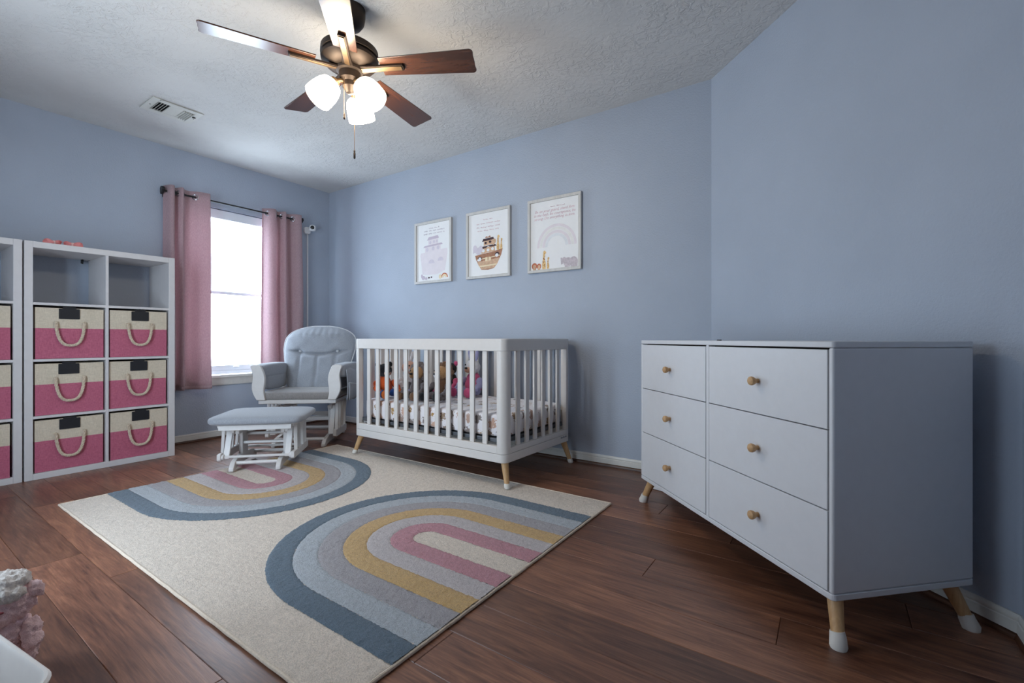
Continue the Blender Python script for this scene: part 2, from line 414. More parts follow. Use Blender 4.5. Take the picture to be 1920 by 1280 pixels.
# ================================================================== ceiling fan
FANX, FANY = -1.884, 1.374
fan = thing('ceiling_fan', 'dark bronze five-blade ceiling fan with three lit frosted shades', 'ceiling fan', (FANX, FANY, H))
MB().lathe([(.02, 0), (.071, 0), (.071, -.03), (.066, -.062), (.05, -.086), (.022, -.098), (.014, -.1)], 32).build('canopy', 'bronze', fan)
MB().tube([(0, 0, -.09), (0, 0, -.19)], .0125, 14).build('downrod', 'bronze', fan)
MB().lathe([(.014, -.155), (.024, -.16), (.03, -.17), (.075, -.178), (.118, -.188), (.13, -.198), (.132, -.226), (.124, -.229), (.124, -.236), (.131, -.239), (.129, -.252), (.112, -.27), (.08, -.283), (.062, -.287)], 48).build('motor_housing', 'bronze', fan)
MB().lathe([(.06, -.285), (.064, -.29), (.062, -.3), (.05, -.305), (.05, -.338), (.04, -.345), (.034, -.35), (.034, -.372), (.026, -.38), (.016, -.40), (.004, -.404)], 32).build('switch_housing', 'bronze', fan)
def blade_outline():
    pts = []
    r0, r1 = .155, .603; w0, w1 = .052, .068
    pts += [(r0, -w0), (r1-.018, -w1)]
    pts += [(r1-.018+.018*math.sin(a), -w1+.018-.018*math.cos(a)) for a in (.5, 1.1, PI/2)]
    pts += [(r1-.001+.005*math.cos(a)-.005, y) for a, y in ((.9, -.03), (0, 0), (.9, .03))]
    pts += [(r1-.018+.018*math.cos(a), w1-.018+.018*math.sin(a)) for a in (0, .5, 1.1)]
    pts += [(r1-.018, w1), (r0, w0)]
    return pts
bmesh_blade = MB().prism(blade_outline(), -.003, .003).mesh('blade', True, .5)
iron = MB().prism([(.045, -.026), (.09, -.020), (.14, -.017), (.262, -.017), (.266, -.013), (.266, .013), (.262, .017), (.14, .017), (.09, .020), (.045, .026)], -.0145, -.0035).mesh('blade_iron')
iron2 = MB().prism([(.05, -.012), (.258, -.012), (.258, .012), (.05, .012)], -.0175, -.0145).mesh('iron_rib')
for k in range(5):
    th = math.radians(28.7+72*k)
    b = link('blade', bmesh_blade, 'blade', fan, .0012, (0, 0, -.282), None)
    # pitch about the blade axis so that the underside leans towards th - 90 degrees
    b.rotation_mode = 'QUATERNION'; b.rotation_quaternion = (RZ_(th) @ RX_(math.radians(-12))).to_quaternion()
    i1 = link('blade_iron', iron, 'bronze', b, .002); i1['label'] = 'bronze blade bracket'
    link('iron_rib', iron2, 'brass', b, .0012)
# three bell shades on short arms
dF = Vector((-math.sin(math.radians(YAW)), math.cos(math.radians(YAW)), 0)); dR = Vector((math.cos(math.radians(YAW)), math.sin(math.radians(YAW)), 0))
shade_prof = [(.018, 0), (.036, -.003), (.050, -.013), (.058, -.034), (.0625, -.062), (.0645, -.09), (.0645, -.110), (.0625, -.112), (.061, -.108), (.056, -.08), (.02, -.06), (.003, -.056)]
shade_me = MB().lathe(shade_prof, 32).mesh('lamp_shade', True, 1.2)
for a in (215, 335, 85):
    w_ = math.radians(a); hd = dR*math.cos(w_)+dF*math.sin(w_)
    az = math.atan2(hd.y, hd.x)
    tilt = RZ_(az) @ RY_(math.radians(-38))
    p0 = Vector((0, 0, -.355)); p1 = hd*.045+Vector((0, 0, -.352)); p2 = hd*.066+Vector((0, 0, -.363))
    arm = MB().tube([p0, p1, p2], [.011, .011, .012], 12).build('lamp_arm', 'brass', fan)
    MB().lathe([(.012, .004), (.024, 0), (.026, -.016), (.024, -.024)], 20, T(*p2) @ tilt).build('socket_cup', 'brass', arm)
    sh = link('lamp_shade', shade_me, 'lamp_glass', fan); sh.matrix_local = T(*p2) @ tilt @ T(0, 0, -.018)
for (ox, oy, z1, z2) in ((-.01, -.045, -.52, -.545), (.012, .03, -.66, -.70)):
    c0 = dR*ox+dF*oy
    ch = MB().tube([(c0.x, c0.y, -.345), (c0.x, c0.y, z1)], .0012, 6).build('pull_chain', 'brass', fan)
    MB().lathe([(.001, z1+.004), (.004, z1), (.0045, z1-.006), (.0035, z1-.01), (.005, z1-.014), (.005, z2+.004), (.003, z2)], 12, T(c0.x, c0.y, 0)).build('pull_fob', 'bronze', ch)

# ceiling vent
vent = thing('ceiling_vent', 'ivory metal air vent with louvres set in the ceiling', 'vent', (-3.72, 1.29, H))
MB().box(-.121, .121, -.148, -.105, -.008, 0).box(-.121, .121, .105, .148, -.008, 0).box(-.121, -.075, -.105, .105, -.008, 0).box(.075, .121, -.105, .105, -.008, 0).build('face_plate', 'vent_paint', vent, .003)
MB().box(-.075, .075, -.105, .105, -.001, -.0005).build('duct', 'vent_dark', vent)
MB().box(-.075, .075, -.035, .042, -.007, -.004).build('centre_panel', 'vent_paint', vent, .001)
for k in range(5):
    MB().cbox((0, 0, 0), (.15, .0022, .016)).build('louvre', 'vent_paint', vent, loc=(0, -.1+.0155*k, -.007), rot=(math.radians(-38), 0, 0))
    MB().cbox((0, 0, 0), (.15, .0022, .016)).build('louvre', 'vent_paint', vent, loc=(0, .046+.0135*k, -.007), rot=(math.radians(14), 0, 0))
for sy in (-1, 1): MB().lathe([(.004, -.0085), (.004, -.0095), (.001, -.0105)], 10, T(0, .127*sy, 0)).build('screw', 'vent_dark', vent)
MB().cbox((.03, .118, -.012), (.006, .02, .006)).build('damper_lever', 'vent_dark', vent)

# ================================================================== curtains, rod, camera
RODX, RODZ = -4.36, 2.052
rod = thing('curtain_rod', 'thin black curtain rod with square finials above the window', 'curtain rod', (RODX, 2.03, RODZ))
MB().tube([(0, -.575, 0), (0, .575, 0)], .0075, 12).build('pole', 'black', rod)
for s in (-1, 1):
    MB().prism([(-.030, -.012), (-.022, -.03), (.006, -.018), (.028, .004), (.020, .026), (-.012, .034), (-.03, .02)], -.009, .009, 'y').xf(T(0, s*.585, 0)).build('finial', 'black', rod, .003)
    br = MB().box(WX-RODX, WX-RODX+.006, s*.55-.012, s*.55+.012, -.035, .03).build('bracket', 'black', rod, .002)
    MB().box(WX-RODX+.006, .008, s*.55-.006, s*.55+.006, -.014, -.006).build('bracket_arm', 'black', br, .001)
def smooth_path(keys, n):
    k = np.array(keys, float); s = np.r_[0, np.cumsum(np.hypot(*np.diff(k, axis=0).T))]
    q = np.linspace(0, s[-1], n); y = np.interp(q, s, k[:, 0]); x = np.interp(q, s, k[:, 1])
    ker = np.ones(5)/5
    def sm(a):
        p = np.r_[[a[0]]*4, a, [a[-1]]*4]
        for _ in range(2): p = np.convolve(p, ker, 'same')
        r = p[4:-4].copy(); r[0], r[-1] = a[0], a[-1]; return r
    return sm(y), sm(x)
def curtain(label, keys, zb, grom, flare, seed):
    ys, xs = smooth_path(keys, 90); yc = ys.mean()
    t = thing('curtain', label, 'curtain', (RODX, yc, zb), 0, 'grommet curtains at the window')
    top = RODZ+.048
    def fn(u, v):
        i = u*89; a = int(min(i, 88)); fr = i-a
        y = ys[a]*(1-fr)+ys[a+1]*fr; x = xs[a]*(1-fr)+xs[a+1]*fr
        z = zb+(top-zb)*v; d = 1-v
        k = 1+flare*d
        y2 = yc+(y-yc)*k; x2 = RODX+(x-RODX)*(1+.5*d)+.012*d*math.sin(u*9+seed)*math.sin(v*3+seed)
        return (max(x2, WX+.040)-RODX, y2-yc+.01*d*math.sin(v*5+seed)*math.sin(u*5), z-zb)
    o = MB().grid(fn, 89, 26).build('cloth_panel', 'curtain', t, ang=3.1)
    m = o.modifiers.new('thick', 'SOLIDIFY'); m.thickness = .003; m.offset = 0
    # bottom hem
    hem = MB().grid(lambda u, v: tuple(Vector(fn(u, v*.018))+Vector((.0035, 0, 0))), 89, 2).build('hem', 'curtain', t, ang=3.1)
    m = hem.modifiers.new('thick', 'SOLIDIFY'); m.thickness = .002
    for gy, ga in grom:
        rr = [(.021*math.cos(2*PI*k/20), 0, .021*math.sin(2*PI*k/20)) for k in range(20)]
        MB().tube(rr, .0045, 8, closed=True).build('grommet', 'silver', t, loc=(0, gy-yc, RODZ-zb), rot=(0, 0, ga))
curtain('pink grommet curtain hanging left of the window behind the tall shelf',
        [(1.462, -4.405), (1.475, -4.36), (1.487, -4.32), (1.505, -4.312), (1.522, -4.34), (1.532, -4.395), (1.545, -4.40), (1.558, -4.34), (1.572, -4.318), (1.588, -4.345), (1.60, -4.385), (1.64, -4.39), (1.665, -4.372), (1.69, -4.345), (1.73, -4.332), (1.775, -4.328)],
        .452, [(1.48, .4), (1.527, -.5), (1.553, .5), (1.59, -.5), (1.675, .9)], .05, .3)
curtain('pink grommet curtain on the right of the window behind the glider chair',
        [(2.245, -4.412), (2.262, -4.385), (2.285, -4.345), (2.315, -4.322), (2.345, -4.332), (2.365, -4.375), (2.39, -4.402), (2.41, -4.37), (2.425, -4.328), (2.44, -4.325), (2.455, -4.365), (2.475, -4.40), (2.51, -4.388), (2.535, -4.34), (2.565, -4.322), (2.598, -4.33)],
        .452, [(2.276, .8), (2.36, -.6), (2.414, .6), (2.455, -.6), (2.522, .7)], .09, 1.7)

bc = thing('baby_monitor', 'small white baby monitor camera with black lens on the wall beside the curtain', 'camera', (WX, 2.715, 1.985))
MB().prism(rrect(-.032, .032, -.035, .035, .02), 0, .028, 'x').build('mount', 'plastic', bc, .004)
MB().tube([(.02, .01, .0), (.05, .025, .015)], .012, 12).build('neck', 'plastic', bc)
hd = MB().sup((0, 0, 0), (.062, .062, .066), .7).build('camera_head', 'plastic', bc, loc=(.062, .032, .024), rot=(0, 0, math.radians(-38)))
MB().lathe([(.019, 0), (.019, .004), (.014, .007), (.003, .008)], 20, T(.028, 0, 0) @ RY_(PI/2)).build('lens', 'lens', hd)
cc = MB().prism(rrect(-.007, .007, 0, .012, .004), .62, 1.948, 'z').xf(Matrix(((0, 1, 0, 0), (1, 0, 0, 0), (0, 0, 1, 0), (0, 0, 0, 1)))).build('cord_cover', 'plastic', loc=(WX, 2.725, 0))
tag(cc, 'slim white cord cover running down the wall below the monitor camera', 'cord cover')

# ================================================================== cube shelves and bins
SFX, SD, SW, SH = -4.042, .385, .785, 1.474
def shelf_unit(label, ymin):
    t = thing('cube_shelf', label, 'shelf', (SFX-SD/2, ymin+SW/2, 0), 0, 'white cube shelves along the window wall')
    h = SW/2; d = SD/2; e = .038
    for s in (-1, 1): MB().box(-d, d, min(s*h, s*(h-e)), max(s*h, s*(h-e)), 0, SH).build('side_panel', 'shelf_white', t, .0015)
    MB().box(-d, d, -h+e, h-e, SH-e, SH).build('top_panel', 'shelf_white', t, .0015)
    MB().box(-d, d, -h+e, h-e, 0, e).build('bottom_panel', 'shelf_white', t, .0015)
    MB().box(-d, d-.001, -.008, .008, e, SH-e).build('divider', 'shelf_white', t, .001)
    for k in range(3):
        z = e+.3375+k*(.3375+.016)
        for s in (-1, 1):
            MB().box(-d, d-.001, .008 if s > 0 else -h+e, h-e if s > 0 else -.008, z, z+.016).build('shelf_board', 'shelf_white', t, .001)
    return t
s1 = shelf_unit('tall white cube shelf with six pink bins beside the curtain', .632)
br = MB().prism([(-.02, -.012), (.012, -.02), (.02, 0), (.012, .018), (-.018, .014)], -.004, .004, 'y').build('wall_bracket', 'black', s1, .002, (-.16, -.05, SH-.05))
br['label'] = 'black anti-tip wall bracket'
MB().tube([(-.02, .0, .01), (-.01, .02, .018), (-.005, .045, .012)], .004, 8).build('bracket_strap', 'black', br)
s2 = shelf_unit('white cube shelf cut off by the left edge of the picture', .632-SW-.008)

def rope_mesh():
    path = []
    n = 46
    for i in range(n+1):
        u = i/n*2-1
        y = .070*math.copysign(abs(u)**.72, u) if False else .068*math.sin(u*PI/2*1.0)
        # hanging U: legs almost straight, rounded bottom
        y = .068*(math.sin(u*PI/2)*.75+.25*u); z = -.145*(1-abs(u)**2.6)
        path.append(Vector((.012+.010*(1-u*u), y, z)))
    m = MB(); tw = 15
    for s in range(3):
        pts = []
        for i, p in enumerate(path):
            tng = (path[min(i+1, n)]-path[max(i-1, 0)]).normalized(); a = Vector((1, 0, 0)); a = (a-tng*a.dot(tng)).normalized(); b = tng.cross(a)
            w_ = 2*PI*(s/3+i/n*tw/1.0*.62); pts.append(p+(a*math.cos(w_)+b*math.sin(w_))*.0045)
        m.tube(pts, .0052, 7)
    # ends pass through the front panel
    m.tube([(.012, .068, 0), (-.004, .068, .002)], .009, 8); m.tube([(.012, -.068, 0), (-.004, -.068, .002)], .009, 8)
    return m.mesh('rope_handle')
rope_me = rope_mesh(); BW, BHT = .326, .322
def open_box(w, d, z0, z1, t, bottom=True):
    m = MB(); h = w/2
    m.box(-d, -d+t, -h, h, z0, z1); m.box(-t, 0, -h, h, z0, z1); m.box(-d+t, -t, -h, -h+t, z0, z1); m.box(-d+t, -t, h-t, h, z0, z1)
    if bottom: m.box(-d+t, -t, -h+t, h-t, z0, z0+t)
    return m
body_me = open_box(BW, .355, 0, .192, .004).mesh('fabric_body', False)
band_me = open_box(BW+.001, .3555, .192, BHT, .005, False).mesh('fabric_band', False)
tag_me = MB().prism(rrect(-.05, .05, -.033, .033, .004), 0, .0035, 'x').box(.0, .003, -.032, .032, .033, .044).mesh('tag')
tagst = MB()
for (a, b, c, d) in ((-.044, .044, .027, .0278), (-.044, .044, -.0278, -.027), (-.044, -.0432, -.027, .027), (.0432, .044, -.027, .027)): tagst.box(.0035, .0041, a, b, c, d)
tagst_me = tagst.mesh('stitching', False)
def bin_(label, y, z, dx=0, rz=0, ty=0):
    t = thing('storage_bin', label, 'bin', (SFX-.008+dx, y, z), rz, 'pink fabric bins in the cube shelves')
    link('fabric_body', body_me, 'pink_bin', t); link('fabric_band', band_me, 'cream_bin', t)
    g = link('label_tag', tag_me, 'tag', t, .001, (.0015, .002+ty, BHT-.036)); link('stitching', tagst_me, 'tag_edge', g)
    link('rope_handle', rope_me, 'rope', t, 0, (0, ty*.5, .228))
rows = [('upper', 2), ('middle', 1), ('bottom', 0)]
cellw = (SW-.076-.016)/2
for (ym, where) in ((.632, 'shelf beside the curtain'), (.632-SW-.008, 'shelf at the left edge')):
    for rn, k in rows:
        for side, yc in (('left', ym+.038+cellw/2), ('right', ym+SW-.038-cellw/2)):
            if ym < 0 and side == 'left': continue
            z = .038+k*(.3375+.016)+.0015
            bin_('pink and cream bin, %s row %s, in the %s' % (rn, side, where), yc+random.uniform(-.003, .003), z, random.uniform(-.012, 0), random.uniform(-.006, .006), random.uniform(-.012, .012))

def bow(label, y, rz):
    t = thing('hair_bow', label, 'bow', (-4.12, y, SH), rz, 'pink bows on top of the shelf'); t.scale = (1.3, 1.25, 1.3)
    m = plain('coral_pink_ribbon', (226, 142, 140), .7, .1)
    for s in (-1, 1):
        MB().grid(lambda u, v: (.012*math.sin(v*PI)*math.cos(u*2*PI), s*(.004+.034*(1-abs(2*((u*1.0) % 1)-1))**.8), .002+.022*v+.006*math.sin(u*2*PI)), 20, 6).build('loop', m, t)
        MB().grid(lambda u, v: (.03*u*.4+.006, s*(.006+.03*u)+.012*(v-.5), .006-.004*u), 6, 2).build('tail', m, t)
    MB().sup((0, 0, .014), (.018, .014, .02), .6).build('knot', plain('pale_pink_ribbon', (240, 196, 190), .7), t)
bow('small coral pink bow on the shelf top, nearer the left edge', .775, .3)
bow('small coral pink bow on the shelf top, nearer the curtain', .868, -.4)

# ================================================================== rug
RGX0, RGX1, RGY0, RGY1 = -3.315, -.945, .640, 2.298
rug = thing('area_rug', 'cream rug with two multicoloured rainbow arches on the wooden floor', 'rug', ((RGX0+RGX1)/2, (RGY0+RGY1)/2, 0))
rcx, rcy = rug.location.x, rug.location.y
def fast_mesh(name, V, nu, nv, mat, parent):
    me = bpy.data.meshes.new(name)
    idx = np.arange((nu+1)*(nv+1)).reshape(nv+1, nu+1)
    q = np.stack([idx[:-1, :-1], idx[:-1, 1:], idx[1:, 1:], idx[1:, :-1]], -1).reshape(-1, 4)
    me.vertices.add(len(V)); me.vertices.foreach_set('co', V.astype(np.float32).ravel())
    me.loops.add(q.size); me.loops.foreach_set('vertex_index', q.ravel().astype(np.int32))
    me.polygons.add(len(q)); me.polygons.foreach_set('loop_start', np.arange(0, q.size, 4, dtype=np.int32))
    me.polygons.foreach_set('loop_total', np.full(len(q), 4, np.int32)); me.update(); me.validate()
    me.polygons.foreach_set('use_smooth', [True]*len(q))
    return link(name, me, mat, parent)
def fuzz(shape, a, b):
    n = rng.normal(0, 1, shape); s = (n+np.roll(n, 1, 0)+np.roll(n, 1, 1)+np.roll(n, -1, 0)+np.roll(n, -1, 1))/5
    return a*n+b*s
STEP = .0058
nx, ny = int((RGX1-RGX0)/STEP), int((RGY1-RGY0)/STEP)
gx, gy = np.meshgrid(np.linspace(RGX0+.006, RGX1-.006, nx+1), np.linspace(RGY0+.006, RGY1-.006, ny+1))
edge = np.minimum.reduce([gx-RGX0, RGX1-gx, gy-RGY0, RGY1-gy])
gz = .0098+fuzz(gx.shape, .0007, .0003)-.006*np.exp(-edge/.006)
fast_mesh('cream_pile', np.stack([gx-rcx+fuzz(gx.shape, .0006, 0), gy-rcy+fuzz(gx.shape, .0006, 0), gz], -1).reshape(-1, 3), nx, ny, 'pile_cream', rug)
bnd = [.62, .528, .436, .343, .250, .155, .060]
bmat = ['pile_navy', 'pile_sky', 'pile_lilac', 'pile_gold', 'pile_grey', 'pile_pink']
bnm = ['slate_blue_band', 'pale_blue_band', 'lilac_band', 'mustard_band', 'grey_band', 'pink_band']
for (ax, ay, xe, sg, cs) in ((-1.44, 1.442, RGX1-.007, 1, 'near'), (-2.83, 1.458, RGX0+.007, -1, 'far')):
    Ls = abs(xe-ax)
    for k in range(6):
        r1, r0 = bnd[k], bnd[k+1]-.0005; rm = (r0+r1)/2
        n1 = int(Ls/STEP); n2 = int(PI*rm/STEP)
        s = np.r_[np.linspace(0, Ls, n1, endpoint=False), Ls+np.linspace(0, PI, n2, endpoint=False), Ls+PI+np.linspace(0, Ls, n1+1)]
        nr = max(8, int((r1-r0)/STEP))
        S, RR = np.meshgrid(s, np.linspace(r0, r1, nr+1))
        a = np.clip(S-Ls, 0, PI); st1 = S < Ls; st2 = S > Ls+PI
        X = ax+sg*(-RR*np.sin(a)); Y = ay+RR*np.cos(a)
        X = np.where(st1, ax+sg*(Ls-S), X); Y = np.where(st1, ay+RR, Y)
        X = np.where(st2, ax+sg*(S-Ls-PI), X); Y = np.where(st2, ay-RR, Y)
        e = np.minimum(RR-r0, r1-RR)
        Z = .0135+fuzz(X.shape, .0008, .0003)-.0026*np.exp(-e/.004)
        fz = fuzz(X.shape, .0007, .0004)
        fast_mesh(bnm[k], np.stack([X-rcx+fz, Y-rcy+fuzz(X.shape, .0007, .0004), Z], -1).reshape(-1, 3), len(s)-1, nr, bmat[k], rug)
hw, hh = (RGX1-RGX0)/2, (RGY1-RGY0)/2
bp = []
def edge_pts(a, b, n):
    a = Vector(a); b = Vector(b); d = (b-a).normalized(); nrm = Vector((-d.y, d.x, 0))
    return [a.lerp(b, i/n)+nrm*.0009*math.sin(i*1.7)*math.sin(i*.31) for i in range(n)]
C4 = [(-hw+.004, -hh+.004, .0058), (hw-.004, -hh+.004, .0058), (hw-.004, hh-.004, .0058), (-hw+.004, hh-.004, .0058)]
for i in range(4): bp += edge_pts(C4[i], C4[(i+1) % 4], 60)
MB().tube(bp, .0056, 8, closed=True).build('binding', 'binding', rug)
MB().box(-hw+.004, hw-.004, -hh+.004, hh-.004, .0004, .003).build('backing', 'binding', rug)

# ================================================================== crib
crib = thing('baby_crib', 'white slatted baby crib with pale wooden legs against the back wall', 'crib', (-2.222, 2.551, 0), math.radians(-1.02))
CL, CD = .70, .39; CT = .872
def ring_prism(hx, hy, r, t, z0, z1):
    o = rrect(-hx, hx, -hy, hy, r, 7); i = rrect(-hx+t, hx-t, -hy+t, hy-t, max(r-t, .006), 7); n = len(o); m = MB()
    v = [(x, y, z0) for x, y in o]+[(x, y, z1) for x, y in o]+[(x, y, z0) for x, y in i]+[(x, y, z1) for x, y in i]
    f = []
    for k in range(n):
        j = (k+1) % n
        f += [(k, j, n+j, n+k), (2*n+j, 2*n+k, 3*n+k, 3*n+j), (n+k, n+j, 3*n+j, 3*n+k), (j, k, 2*n+k, 2*n+j)]
    return m.add(v, f)
ring_prism(CL, CD, .042, .032, .800, CT).build('top_rail', 'crib_white', crib, .003)
ring_prism(CL, CD, .042, .032, .155, .2045).build('base_frame', 'crib_white', crib, .003)
# corner posts: quarter-round L sections
def lpost(sx, sy):
    t = .032; o = [(CL, CD-.058), (CL, CD-.042)]+[(CL-.042+.042*math.cos(a), CD-.042+.042*math.sin(a)) for a in [PI/2*k/7 for k in range(1, 7)]]+[(CL-.042, CD), (CL-.058, CD)]
    i = [(CL-.058, CD-t), (CL-.042, CD-t), (CL-t-.004, CD-t-.004), (CL-t, CD-.042), (CL-t, CD-.058)]
    pts = [(x*sx, y*sy) for x, y in o+i]
    if sx*sy < 0: pts = pts[::-1]
    return MB().prism(pts, .2065, .800)
for sx in (-1, 1):
    for sy in (-1, 1):
        p = lpost(sx, sy).build('corner_post', 'crib_white', crib)
        if sy < 0:
            for z in (.29, .45, .78): MB().lathe([(.005, 0), (.005, .002), (.002, .003)], 10, T(sx*(CL-.050), sy*(CD-.032), z) @ RX_(sy*PI/2)).build('bolt', 'black', p)
zs0, zs1 = .2065, .800
for sy in (-1, 1):
    MB().box(-CL+.058, CL-.058, min(sy*CD, sy*(CD-.032)), max(sy*CD, sy*(CD-.032)), zs0, .25).build('slat_rail', 'crib_white', crib, .002)
    n = 12; x0 = -CL+.058; gap = (2*(CL-.058))/(n+1)
    for k in range(n):
        x = x0+gap*(k+1)*1.0
        MB().box(x-.017, x+.017, sy*(CD-.016)-.007, sy*(CD-.016)+.007, .25, .80).build('slat', 'crib_white', crib, .002)
for sx in (-1, 1):
    MB().box(min(sx*CL, sx*(CL-.032)), max(sx*CL, sx*(CL-.032)), -CD+.058, CD-.058, zs0, .238).build('slat_rail', 'crib_white', crib, .002)
    n = 6; gap = 2*(CD-.058)/(n+1)
    for k in range(n):
        y = -CD+.058+gap*(k+1)
        MB().box(sx*(CL-.016)-.007, sx*(CL-.016)+.007, y-.017, y+.017, .238, .80).build('slat', 'crib_white', crib, .002)
for sx in (-1, 1):
    for sy in (-1, 1):
        a = Vector((sx*(CL-.035), sy*(CD-.045), .158)); b = Vector((sx*(CL+.004), sy*(CD-.015), .036 if sy < 0 else .022)); c = Vector((sx*(CL+.010), sy*(CD-.011), .0165 if sy < 0 else .001))  # the front pair stands on the rug
        lg = MB().tube([a, a.lerp(b, .5), b], [.0225, .0185, .0145], 18).build('leg', 'beech', crib)
        MB().tube([b+Vector((0, 0, .008)), b, c+Vector((0, 0, .004)), c], [.0165, .018, .0175, .015], 18).build('foot_cap', 'cap', lg)
MB().box(-CL+.034, CL-.034, -CD+.034, CD-.034, .262, .286).build('mattress_support', 'steel', crib, .004)
mk = plain('grey_logo_print', (120, 126, 132), .6)
for k in range(8):
    MB().box(CL+.0002, CL+.0008, CD-.135+.0105*k, CD-.1285+.0105*k, .188, .188+(.012 if k in (0, 3, 6) else .008)).build('logo_letter', mk, crib)
mat_o = thing('crib_mattress', 'crib mattress in a white sheet printed with little ochre animals', 'mattress', (-2.222, 2.551, .287), math.radians(-1.02))
MB().sup((0, 0, .07), (2*CL-.076, 2*CD-.076, .14), .16, 120, 24).build('fitted_sheet', 'sheet', mat_o, ang=3.1)

# ------------------------------------------------------------------ plush toys in the crib
fur_tex = bpy.data.textures.new('fur', 'CLOUDS'); fur_tex.noise_scale = .012; fur_tex.noise_depth = 2
shag_tex = bpy.data.textures.new('shag', 'CLOUDS'); shag_tex.noise_scale = .013; shag_tex.noise_depth = 3
def fluffy(name, ells, mat, parent, vox=.006, fur=.006, tex=None, sm=6):
    m = MB()
    for e in ells:
        c, d = e[0], e[1]; R_ = e[2] if len(e) > 2 else None
        m.ell((0, 0, 0), d, T(*c) @ (R_ or Matrix.Identity(4)))
    o = m.build(name, mat, parent, ang=3.1)
    r = o.modifiers.new('join', 'REMESH'); r.mode = 'VOXEL'; r.voxel_size = vox; r.use_smooth_shade = True
    s = o.modifiers.new('soft', 'SMOOTH'); s.iterations = sm; s.factor = .5
    if fur:
        d = o.modifiers.new('fur', 'DISPLACE'); d.texture = tex or fur_tex; d.strength = fur; d.mid_level = .5; d.texture_coords = 'LOCAL'
    return o
def cloth(n, rgb): return fabric(n, rgb, None, 300, rnd=False)
def fur(n, rgb, var=.3): return mat_pile(n, rgb, var)
def eyes_nose(p, y, z, sep, r=.006, nose=None, nz=None, ny=None):
    for s in (-1, 1): MB().ell((s*sep, y, z), (r*2, r*1.4, r*2)).build('eye', 'lens', p)
    if nose: MB().ell((0, ny, nz), (.026, .016, .018)).build('nose', nose, p)
dark_nose = plain('dark_plush_nose', (40, 30, 28), .5)
MZ = .4325
# sitting toy: faces -y locally
def sitter(name, label, loc, rz, s, body_m, limb_m, head_m, feet_m, muzzle_m=None, ear='round', ear_m=None, mane=None, shirt=None):
    t = thing(name, label, 'plush toy', loc, rz, 'plush toys in the crib'); k = s
    fluffy('body', [((0, 0, .07*k), (.13*k, .12*k, .15*k)), ((0, 0, .12*k), (.10*k, .10*k, .10*k))], shirt or body_m, t)
    for sx in (-1, 1):
        fluffy('arm', [((sx*.07*k, -.02*k, .105*k), (.05*k, .06*k, .06*k)), ((sx*.085*k, -.05*k, .075*k), (.042*k, .07*k, .05*k)), ((sx*.08*k, -.085*k, .055*k), (.045*k, .045*k, .04*k))], shirt or limb_m, t)
        fluffy('leg', [((sx*.05*k, -.05*k, .035*k), (.06*k, .12*k, .06*k)), ((sx*.06*k, -.11*k, .033*k), (.055*k, .09*k, .058*k))], limb_m, t)
        fluffy('foot', [((sx*.063*k, -.155*k, .036*k), (.062*k, .045*k, .07*k))], feet_m, t)
    hz = .205*k
    hd = fluffy('head', [((0, -.01*k, hz), (.115*k, .11*k, .105*k)), ((0, -.045*k, hz-.01*k), (.07*k, .06*k, .06*k))], head_m, t)
    if muzzle_m: fluffy('muzzle', [((0, -.065*k, hz-.018*k), (.06*k, .045*k, .045*k))], muzzle_m, hd, fur=.002)
    eyes_nose(hd, -.064*k, hz+.018*k, .024*k, .006*k, dark_nose, hz-.004*k, -.089*k)
    for sx in (-1, 1):
        if ear == 'round': fluffy('ear', [((sx*.05*k, .005*k, hz+.045*k), (.045*k, .025*k, .045*k))], ear_m or head_m, hd)
        elif ear == 'long': fluffy('ear', [((sx*.03*k, .0, hz+.085*k), (.032*k, .022*k, .10*k), RY_(sx*.2))], ear_m or head_m, hd)
        elif ear == 'flop': fluffy('ear', [((sx*.066*k, -.005*k, hz-.01*k), (.032*k, .045*k, .10*k), RY_(sx*-.25))], ear_m or head_m, hd)
    if mane: fluffy('mane', [((.058*k*math.cos(a), .022*k, hz+.058*k*math.sin(a)), (.06*k, .06*k, .06*k)) for a in [2*PI*i/9 for i in range(9)]], mane, hd, fur=.016, tex=shag_tex, sm=2)
    return t
CRZ = math.radians(20)
brown = fur('brown_plush', (120, 88, 66)); tan = fur('tan_plush', (184, 142, 100)); greyb = fur('grey_brown_plush', (118, 108, 108), .4)
white_p = fur('white_plush', (222, 220, 224), .1); lilac = fur('lilac_plush', (160, 158, 196), .15); pinkp = fur('hot_pink_plush', (220, 96, 140), .15); peach = fur('peach_plush', (222, 172, 150), .15)
blackp = fur('black_plush', (30, 28, 32), .2); orange = cloth('orange_knit', (224, 96, 44)); blue = cloth('blue_cloth', (44, 92, 170)); orangeb = fur('orange_brown_plush', (190, 98, 44), .2)
sitter('teddy_bear', 'dark plush bear in an orange top and blue trousers at the crib corner', (-2.785, 2.335, MZ), math.radians(74), .98, orange, blue, blackp, orangeb, peach, 'round', None, None, orange)
sitter('plush_mouse', 'pale pink and white plush toy behind the orange-topped bear', (-2.80, 2.595, MZ), math.radians(72), 1.02, white_p, white_p, peach, lilac, white_p, 'long', white_p)
sitter('plush_hedgehog', 'shaggy grey-brown plush toy with a tan face in the crib', (-2.50, 2.405, MZ), math.radians(12), .93, greyb, greyb, tan, brown, tan, 'round', greyb, greyb)
sitter('plush_lion', 'tan plush lion with a brown mane sitting in the crib', (-2.305, 2.46, MZ), math.radians(5), .95, brown, greyb, tan, blackp, white_p, 'round', brown, brown)
sitter('plush_bear', 'black-headed plush bear with hot pink feet behind the shaggy toy', (-2.52, 2.79, MZ), math.radians(2), .97, blackp, pinkp, blackp, pinkp, peach, 'round', pinkp)
sitter('plush_rabbit', 'white and lilac plush rabbit with a pink front on the right of the toys', (-2.285, 2.79, MZ), math.radians(3), 1.08, pinkp, lilac, white_p, pinkp, peach, 'long', lilac)

